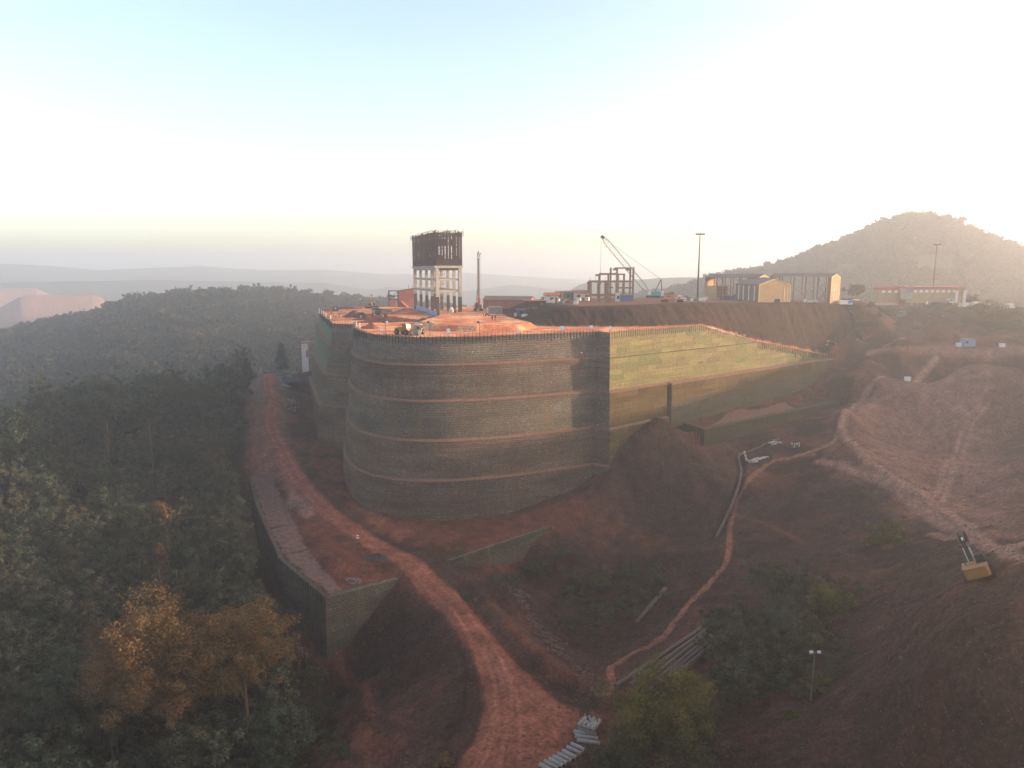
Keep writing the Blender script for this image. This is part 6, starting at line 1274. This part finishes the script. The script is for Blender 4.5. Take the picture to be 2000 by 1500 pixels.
def crown_mesh(name, seed, rad, nclump, nleaf, size, mat, shape='oval', zc=0.0, tone=0.45, rc=0.30, two=None):
    """leaf-sized faces in many clumps spread through the crown; the crown's centre is at z = zc"""
    g = np.random.default_rng(seed); R = np.asarray(rad, float)
    d = g.normal(size=(nclump, 3)); d /= np.linalg.norm(d, axis=1)[:, None]; u = g.random(nclump) ** 0.40
    if shape == 'oval': d[:, 2] = np.where(d[:, 2] < -0.35, d[:, 2] * 0.5, d[:, 2])
    cen = d * u[:, None] * R * (1 + 0.25 * g.normal(size=(nclump, 1)))
    if shape == 'cone':
        h = g.random(nclump); a = g.random(nclump) * 2 * PI; rr = (1 - h) * (0.55 + 0.45 * g.random(nclump)); cen = np.stack([R[0] * rr * np.cos(a), R[1] * rr * np.sin(a), R[2] * (2 * h - 1)], 1)
    n = nclump * nleaf; cr = R.min() * rc * (0.6 + 0.8 * g.random(nclump)); ci = np.repeat(np.arange(nclump), nleaf)
    off = g.normal(size=(n, 3)); off /= np.linalg.norm(off, axis=1)[:, None]; off *= (g.random(n) ** 0.5)[:, None] * cr[ci][:, None] * np.array([1, 1, 0.8])
    p = cen[ci] + off; nr = off / (np.linalg.norm(off, axis=1)[:, None] + 1e-6) + 0.9 * g.normal(size=(n, 3)) + np.array([0, 0, 0.5]); nr /= np.linalg.norm(nr, axis=1)[:, None]
    t1 = np.cross(nr, g.normal(size=(n, 3))); t1 /= np.linalg.norm(t1, axis=1)[:, None]; t2 = np.cross(nr, t1); s = size * (0.6 + 0.8 * g.random(n))[:, None]
    V = np.stack([p - t1 * s, p + t2 * s * 0.55, p + t1 * s, p - t2 * s * 0.55], 1).reshape(-1, 3); V[:, 2] += zc
    me = np_mesh(name, V, np.arange(len(V)).reshape(-1, 4), mat, False)
    k = (1 - tone / 2 + tone * g.random(nclump))[ci] * (0.8 + 0.4 * g.random(n)); rgb = np.repeat(k[:, None], 3, 1) * np.array([1, 1, 1])
    rgb[:, 0] *= (0.9 + 0.3 * g.random(nclump))[ci]
    if two is not None:                      # part of the crown has fresh, differently coloured leaves
        w = sstep(two[0], two[1], fbm(cen[:, 0] / (R[0] * .6) + seed, cen[:, 2] / (R[2] * .6), seed, 2) + 0.5 * cen[:, 2] / R[2])[ci][:, None]; rgb = rgb * (np.array(two[2]) * (1 - w) + w)
    col_attr(me, 'leaf', np.repeat(rgb, 4, 0)); return me
def trunk_mesh(name, h, r, seed, spread, zc):
    g = random.Random(seed); b = MB(); b.tube([(0, 0, -1.0), (g.uniform(-.1, .1), g.uniform(-.1, .1), h * .35), (g.uniform(-.3, .3), g.uniform(-.3, .3), h * 0.7), (g.uniform(-.4, .4), g.uniform(-.4, .4), h)], [r * 1.3, r, r * .7, r * .2], 7)
    for k in range(7):
        a = k * 2.4 + g.random(); z = h * g.uniform(0.4, 0.75); e = spread * g.uniform(0.5, 0.85); q = (e * math.cos(a), e * math.sin(a), zc + g.uniform(-.3, .5) * spread)
        b.tube([(0, 0, z), (q[0] * .5, q[1] * .5, z + (q[2] - z) * .6), q], [r * .45, r * .3, r * .06], 5)
    me = b.mesh(name); me.materials.append(M_BARK); return me
def tree(label, v, crown, trunk, s=1.0, rz=0.0, group=None, name='tree', cat='tree', sz=None):
    t = thing(name, label, cat, v, rz, group); t.scale = (s, s, (sz or 1) * s); c = link('crown', crown, t); link('trunk', trunk, t); return t, c
# kinds shared by the forest trees
KIND = []
for s, (rx, rz_, zc, n, nl) in enumerate([(2.6, 4.2, 7.6, 46, 60), (3.1, 3.4, 7.0, 52, 60), (2.3, 4.6, 8.0, 42, 60), (3.4, 3.8, 7.4, 58, 60), (2.8, 3.6, 6.6, 46, 60)]):
    KIND.append((crown_mesh('crown', 200 + s, (rx, rx * 1.05, rz_), int(n * 1.6), 72, 0.175, M_LEAF, zc=zc, tone=0.9, rc=0.24), trunk_mesh('trunk', zc + rz_ * .5, 0.20, s, rx, zc)))
# where the forest stands: left of the wall and the road
FPOLY = [(-33, 92), (-38, 112), (-45, 126), (-60, 152), (-75, 184), (-86, 210), (-97, 248), (-107, 275), (-110, 292), (-118, 330), (-300, 330), (-300, 60), (-60, 50)]
g = np.random.default_rng(5); cand = []; X = g.uniform(-260, -30, 9000); Y = g.uniform(55, 330, 9000); ok = in_poly(X, Y, FPOLY); X = X[ok]; Y = Y[ok]
cell = {}
for x, y in zip(X, Y):
    if x < -1.25 * y - 4: continue
    k = (int(x // 6), int(y // 6)); sp = 3.7 if y < 200 else 4.6
    if any((x - a) ** 2 + (y - b) ** 2 < sp * sp for i in (-1, 0, 1) for j in (-1, 0, 1) for a, b in cell.get((k[0] + i, k[1] + j), [])): continue
    cell.setdefault(k, []).append((x, y)); cand.append((x, y))
BIG = [(-55, 104, 8.5), (-41, 107, 6.0)]
cand = [c for c in cand if all(math.hypot(c[0] - b[0], c[1] - b[1]) > b[2] * 0.75 for b in BIG)]
cx = np.array(cand); cz = height(cx[:, 0], cx[:, 1])[0]
order = np.argsort(cx[:, 1] + 1000 * (cx[:, 0] < -0.80 * cx[:, 1] - 4)); FOREST_SRC = []
for n_, i in enumerate(order[:285]):
    x, y, z = cx[i, 0], cx[i, 1], cz[i]; s = random.uniform(0.85, 1.35); k = n_ % 5
    gh = 'trees of the dense forest below the near wall' if y < 150 else 'forest trees on the slope below the far road'
    t, c = tree('dark green leafy tree in the dense forest ' + ('below the near wall corner' if y < 150 else 'on the slope below the road'), (x, y, z - 0.2), KIND[k][0], KIND[k][1], s, random.uniform(0, 6.28), gh, sz=random.uniform(0.9, 1.25))
    if n_ < 5: FOREST_SRC.append(c)
def scatter(name, pts, scales, srcs, label, seed=1, squash=0.25):
    """one mass of plants: copies of the sources' meshes placed on points by geometry nodes"""
    g = np.random.default_rng(seed); n = len(pts); me = bpy.data.meshes.new(name); me.vertices.add(n); me.vertices.foreach_set('co', np.asarray(pts, np.float32).ravel())
    def at(nm, ty, data, key): a = me.attributes.new(nm, ty, 'POINT'); a.data.foreach_set(key, np.asarray(data).ravel())
    sc3 = np.repeat(np.asarray(scales, np.float32)[:, None], 3, 1); sc3[:, 2] *= 1 + squash * (g.random(n) - 0.5) * 2
    at('psc', 'FLOAT_VECTOR', sc3.astype(np.float32), 'vector'); rot = np.zeros((n, 3), np.float32); rot[:, 2] = g.random(n) * 6.283; rot[:, :2] = g.normal(0, 0.06, (n, 2)); at('prot', 'FLOAT_VECTOR', rot, 'vector'); at('pid', 'INT', g.integers(0, len(srcs), n).astype(np.int32), 'value')
    o = link(name, me); tag(o, label, name.replace('_', ' '), None, 'stuff'); m = o.modifiers.new('scatter', 'NODES'); ng = bpy.data.node_groups.new(name, 'GeometryNodeTree'); m.node_group = ng
    ng.interface.new_socket('Geometry', in_out='INPUT', socket_type='NodeSocketGeometry'); ng.interface.new_socket('Geometry', in_out='OUTPUT', socket_type='NodeSocketGeometry')
    N = ng.nodes.new; gi = N('NodeGroupInput'); go_ = N('NodeGroupOutput'); ip = N('GeometryNodeInstanceOnPoints'); jn = N('GeometryNodeJoinGeometry'); L = ng.links.new
    for s in srcs:
        oi = N('GeometryNodeObjectInfo'); oi.inputs['Object'].default_value = s; oi.transform_space = 'ORIGINAL'; g2 = N('GeometryNodeGeometryToInstance'); L(oi.outputs['Geometry'], g2.inputs[0]); L(g2.outputs[0], jn.inputs[0])
    def na(nm, ty): a = N('GeometryNodeInputNamedAttribute'); a.data_type = ty; a.inputs['Name'].default_value = nm; return a.outputs['Attribute']
    er = N('FunctionNodeEulerToRotation'); L(na('prot', 'FLOAT_VECTOR'), er.inputs[0])
    L(gi.outputs[0], ip.inputs['Points']); L(jn.outputs[0], ip.inputs['Instance']); ip.inputs['Pick Instance'].default_value = True; L(na('pid', 'INT'), ip.inputs['Instance Index'])
    L(er.outputs[0], ip.inputs['Rotation']); L(na('psc', 'FLOAT_VECTOR'), ip.inputs['Scale']); L(ip.outputs[0], go_.inputs[0]); return o
rest = order[285:]; pts = np.stack([cx[rest, 0], cx[rest, 1], cz[rest] - 0.3], 1)
scatter('forest', pts, g.uniform(0.9, 1.4, len(rest)), FOREST_SRC, 'dense dark forest on the slope and in the valley beyond the near trees', 3)
ux = g.uniform(-230, -30, 6000); uy = g.uniform(60, 325, 6000); k_ = in_poly(ux, uy, FPOLY) & (ux > -1.2 * uy - 4); ux = ux[k_]; uy = uy[k_]
scatter('undergrowth', np.stack([ux, uy, height(ux, uy)[0] - 0.6], 1), g.uniform(0.35, 0.8, len(ux)), FOREST_SRC, 'leafy undergrowth filling the forest between the trees', 9)
# the two big trees with turning leaves, the lit young trees and other trees one can tell apart
def special(label, x, y, rad, zc_abs, mat, seed, nc, nl, size=0.26, two=None, shape='oval', name='tree', tone=0.5, rc=0.30, gz_=None, cat='tree'):
    z = zat(x, y) if gz_ is None else gz_; zc = zc_abs - z
    return tree(label, (x, y, z), crown_mesh('crown', seed, rad, nc, nl, size, mat, shape, zc, tone, rc, two), trunk_mesh('trunk', zc + rad[2] * .4, max(0.12, rad[0] * 0.05), seed, rad[0], zc), name=name, cat=cat)
special('huge spreading tree with orange leaves at the lower frame corner', -54.5, 104, (10.6, 9.4, 8.6), -43.8, M_LEAFO, 301, 420, 170, 0.18, (-0.75, -0.2, (0.5, 0.66, 1.0)), rc=0.20)
special('smaller orange leaved tree crown touching the huge tree nearest the wall corner', -43.5, 106.5, (7.4, 6.8, 7.0), -42.8, M_LEAFO, 302, 230, 140, 0.17, (-0.75, -0.2, (0.5, 0.66, 1.0)), rc=0.22)
special('dark leafy tree under the wall corner beside the orange trees', -34, 97, (4.6, 4.4, 4.6), -51, M_LEAF, 303, 80, 70, 0.22); special('dark tree at the very foot of the huge orange tree', -46, 92, (5.0, 5, 4.2), -51.5, M_LEAF, 304, 80, 70, 0.22)
def px_tree(label, px, py, d, rad, mat, seed, nc, nl, size=0.24, two=None, shape='oval', **k):
    p = at_d(px, py, d); return special(label, p.x, p.y, rad, p.z, mat, seed, nc, nl, size, two, shape, **k)
px_tree('slim tree with an orange top alone in the dark forest', 322, 1008, 160, (2.6, 2.6, 3.4), M_LEAFO, 305, 34, 70, 0.24, (-0.1, 0.3, (0.45, 0.62, 1.0))); px_tree('second small orange tree just below the slim one', 308, 1090, 150, (2.4, 2.4, 2.6), M_LEAFO, 306, 26, 70, 0.24, (-0.1, 0.3, (0.45, 0.62, 1.0)))
for lab, px, py, d, rad in [('tall dark tree standing above the forest crest', 345, 752, 235, (3.0, 3.0, 5.2)), ('broad rounded dark tree on the forest crest left of the tallest one', 205, 800, 205, (6.2, 6, 4.2)), ('dark rounded tree next to the tallest crest tree', 395, 775, 235, (5.5, 5, 4.2)), ('big dark tree at the left frame edge on the crest', 28, 850, 190, (6.0, 6, 5.5)), ('small dark tree on the crest between the rounded ones', 290, 800, 210, (4.5, 4.5, 3.5))]:
    px_tree(lab, px, py, d, rad, M_LEAF, int(px) + 400, 90, 60, 0.30)
for lab, px, py, d, rad in [('dark conical tree at the far end of the road', 550, 696, 325, (3.6, 3.6, 5.4)), ('dark pointed tree on the crest nearest the road', 482, 725, 270, (2.6, 2.6, 4.6)), ('slender dark pointed tree on the crest left of the road', 435, 735, 262, (2.2, 2.2, 4.4)), ('dark pointed tree half hidden between the other two', 460, 745, 266, (2.6, 2.6, 3.4))]:
    px_tree(lab, px, py, d, rad, M_LEAFC, int(px) + 400, 70, 50, 0.32, None, 'cone', rc=0.3)
px_tree('round yellow green tree beside the concrete pipes', 1298, 1420, 88, (6.6, 6.2, 5.8), M_LEAFY, 320, 240, 150, 0.165, (-0.1, 0.35, (0.42, 0.60, 1.2)), rc=0.24)
for lab, px, py, d, rad, m in [('lower tree of the thicket beside the long pipes', 1445, 1265, 112, (5.4, 5, 4.0), M_LEAFB), ('tree of the thicket against the ends of the long pipes', 1425, 1225, 118, (4.2, 4, 3.2), M_LEAFB), ('tree at the top of the thicket below the worn path', 1500, 1130, 128, (4.6, 4, 2.8), M_LEAFB), ('tree in the heart of the thicket above the lamp post', 1590, 1250, 108, (4.6, 4.4, 3.6), M_LEAFB), ('rounded tree in the middle of the thicket', 1540, 1215, 116, (5.6, 5, 3.8), M_LEAFB), ('upper tree of the thicket on the slope', 1570, 1150, 124, (5.4, 4.5, 3.0), M_LEAFB), ('right hand tree of the thicket with yellowing leaves', 1630, 1190, 116, (3.8, 4, 4.0), M_LEAFY), ('near tree of the thicket left of the lamp post', 1520, 1305, 104, (5.0, 4.6, 3.2), M_LEAFB), ('small dark tree at the near edge of the thicket', 1440, 1335, 100, (3.6, 3.6, 2.8), M_LEAFB),
                             ('tall loose tree standing apart right of the thicket', 1735, 1062, 140, (3.8, 3.8, 4.6), M_LEAFY), ('low bushy tree under the loose tree right of the thicket', 1742, 1112, 136, (3.4, 3.4, 3.0), M_LEAFB)]:
    px_tree(lab, px, py, d, rad, m, int(px) + int(py), 190, 90, 0.17, (-0.2, 0.3, (0.7, 0.85, 1.0)) if m is M_LEAFY else None, rc=0.20, tone=0.9)
for lab, px, py, rad in [('low dark bush at the left edge of the basin', 1000, 1135, (3.0, 2.6, 1.6)), ('spreading bush in the upper part of the basin', 1045, 1110, (3.6, 2.6, 1.6)), ('tall dark bush in the middle of the basin', 1168, 1135, (3.4, 3.0, 3.0)), ('small bush right of the middle of the basin', 1225, 1120, (2.0, 2, 1.4)), ('small dark bush below the short mossy wall', 1105, 1080, (2.4, 2, 1.2)), ('scrubby bush at the right lip of the basin', 1285, 1135, (2.0, 2, 1.4)),
                         ('pale scrub bush below the lamp post', 1600, 1340, (2.4, 2, 1.0)), ('low yellowish tuft on the bare slope', 1548, 1400, (1.4, 1.2, 0.5)), ('dark shrub at the lower edge of the dirt yard', 1185, 1492, (2.6, 2, 1.6)), ('dark shrub growing below the concrete pipes', 1225, 1485, (2.4, 2.4, 2.2)), ('thin leafy sapling in front of the near wall corner', 612, 1330, (2.0, 2, 2.2)), ('dark bush in the gully below the near wall', 600, 1400, (2.8, 2.6, 2.2)), ('dark bush at the bottom left of the gully', 560, 1470, (3.4, 3, 2.6)), ('orange tipped shrub at the lower edge of the road', 868, 1494, (1.2, 1.2, 0.8))]:
    v = ground(px, py + rad[2] * 4); special(lab, v.x, v.y, rad, v.z + rad[2] * 0.75, M_LEAFO if 'orange' in lab else (M_LEAFY if 'yellow' in lab or 'pale' in lab else M_LEAFB), int(px) * 3, 40, 60, 0.17, None, name='bush', rc=0.34, cat='bush')
v = ground(1935, 632); special('big pale bush at the brow of the plateau near the white lorry', v.x, v.y, (9, 7, 5.0), v.z + 3.6, M_LEAFY, 77, 110, 60, 0.35, None, name='bush', cat='bush')
v = pd(1743, 318); special('small tree on the brow before the red roofed building', v.x, v.y, (3.0, 3, 2.2), v.z + 3.6, M_LEAFB, 78, 50, 50, 0.28)
# distant wooded hills
FAR = []
for s, lab in enumerate(['leafy tree standing behind the long dark shed', 'leafy tree standing right of the long red roofed building', 'round tree at the plateau edge beyond the white lorry']):
    me = crown_mesh('crown', 500 + s, (4.2, 4.2, 3.6), 26, 11, 0.95, M_LEAFF, zc=6.0, rc=0.42, tone=0.7); v = pd((1672, 1893, 1990)[s], (365, 355, 360)[s]); FAR.append(tree(lab, v, me, trunk_mesh('trunk', 7, .2, s, 3, 6.0))[1])
def field(az0, az1, r0, r1, n, seed, cond=None):
    g = np.random.default_rng(seed); a = np.radians(g.uniform(az0, az1, n)); r = np.sqrt(g.uniform(r0 * r0, r1 * r1, n)); x = r * np.sin(a); y = r * np.cos(a); z, up = height(x, y); k = ~up
    if cond is not None: k &= cond(x, y, z, r, np.degrees(a))
    return np.stack([x, y, z - 0.5], 1)[k], g
P1, g1 = field(-52, -3, 300, 900, 20000, 1, lambda x, y, z, r, a: ~((x > -125) & (y < 400))); scatter('wooded_ridge', P1, g1.uniform(0.35, 0.95, len(P1)) + 0.5 * (g1.random(len(P1)) < 0.08), FAR, 'hazy wooded ridge across the valley', 4)
P2, g2 = field(9, 42, 400, 1000, 19000, 2, lambda x, y, z, r, a: ((z > 6) | (r > 520)) & (fbm(x / 45, y / 45, 19) > -0.13)); scatter('wooded_hill', P2, g2.uniform(0.25, 0.75, len(P2)) + 0.45 * (g2.random(len(P2)) < 0.10), FAR, 'hazy wooded hill behind the plateau', 5)
P3, g3 = field(-40, 9, 900, 1300, 2500, 6); scatter('distant_woods', P3, g3.uniform(0.8, 1.4, len(P3)), FAR, 'faint far woods behind the platform', 6)
# clods and small stones on the bare ground
_st = CLOD_SRC
gq = np.random.default_rng(8); qx = gq.uniform(-45, 150, 16000); qy = gq.uniform(75, 240, 16000); qz, qu = height(qx, qy); k_ = ~qu & ~in_poly(qx, qy, FPOLY) & (poly_dist(qx, qy, ROADC)[0] > 3.4) & (fbm(qx / 9, qy / 9, 15) > 0.0)
scatter('clods', np.stack([qx, qy, qz + 0.02], 1)[k_], gq.uniform(0.10, 0.36, k_.sum()) * (1 + 1.2 * (gq.random(k_.sum()) < 0.04)), _st, 'clods and small stones littering the bare ground', 15)
# low scrub on the bare ground
SCR = [o for o in bpy.data.objects if o.name.startswith('bush') and o.type == 'EMPTY'][:0]
BUSHC = [c for o in bpy.data.objects if o.type == 'EMPTY' and o.name.split('.')[0] == 'bush' for c in o.children if c.name.startswith('crown')][3:6]
def tufts(name, poly, n, seed, s0, s1, label):
    P = [tuple(ground(*p))[:2] for p in poly]; A_ = np.array(P); g = np.random.default_rng(seed); x = g.uniform(A_[:, 0].min(), A_[:, 0].max(), n * 3); y = g.uniform(A_[:, 1].min(), A_[:, 1].max(), n * 3); k = in_poly(x, y, P) & (fbm(x / 7, y / 7, seed) > -0.02); x = x[k][:n]; y = y[k][:n]
    z = height(x, y)[0]; s = g.uniform(s0, s1, len(x)); scatter(name, np.stack([x, y, z - 0.4 * s], 1), s, BUSHC, label, seed)
tufts('scrub', [(940, 1130), (1060, 1065), (1320, 1090), (1310, 1160), (1240, 1230), (1150, 1240), (1030, 1190)], 130, 11, 0.2, 0.65, 'low scrub growing in the basin'); tufts('slope_scrub', [(1400, 1290), (1430, 1180), (1560, 1090), (1690, 1130), (1660, 1300), (1560, 1380), (1420, 1400)], 200, 12, 0.2, 0.6, 'low scrub around the thicket on the slope')
tufts('gully_scrub', [(560, 1360), (640, 1290), (700, 1360), (690, 1495), (540, 1495)], 80, 13, 0.15, 0.5, 'low scrub in the gully below the near wall'); tufts('bank_scrub', [(1660, 610), (1780, 600), (1990, 605), (1990, 660), (1900, 650), (1700, 650)], 160, 14, 0.4, 1.1, 'dry scrub on the slope below the plateau')
# ---------------------------------------------------------------- the air
def make_haze():
    m = bpy.data.materials.new('haze air'); m.use_nodes = True; t = m.node_tree
    for n in list(t.nodes):
        if n.type != 'OUTPUT_MATERIAL': t.nodes.remove(n)
    v = t.nodes.new('ShaderNodeVolumePrincipled'); v.inputs['Color'].default_value = (0.95, 0.94, 0.97, 1)
    v.inputs['Density'].default_value = HAZE; v.inputs['Anisotropy'].default_value = 0.6
    t.links.new(v.outputs[0], t.nodes['Material Output'].inputs['Volume'])
    b = MB(); b.box((0, 2000, 0), (11000, 11000, 2)); me = b.mesh('haze'); 
    for vt in me.vertices: vt.co.z = -190 if vt.co.z < 0 else 112
    me.materials.append(m); o = link('haze', me); tag(o, kind='stuff')
HAZE = 0.0006
make_haze()
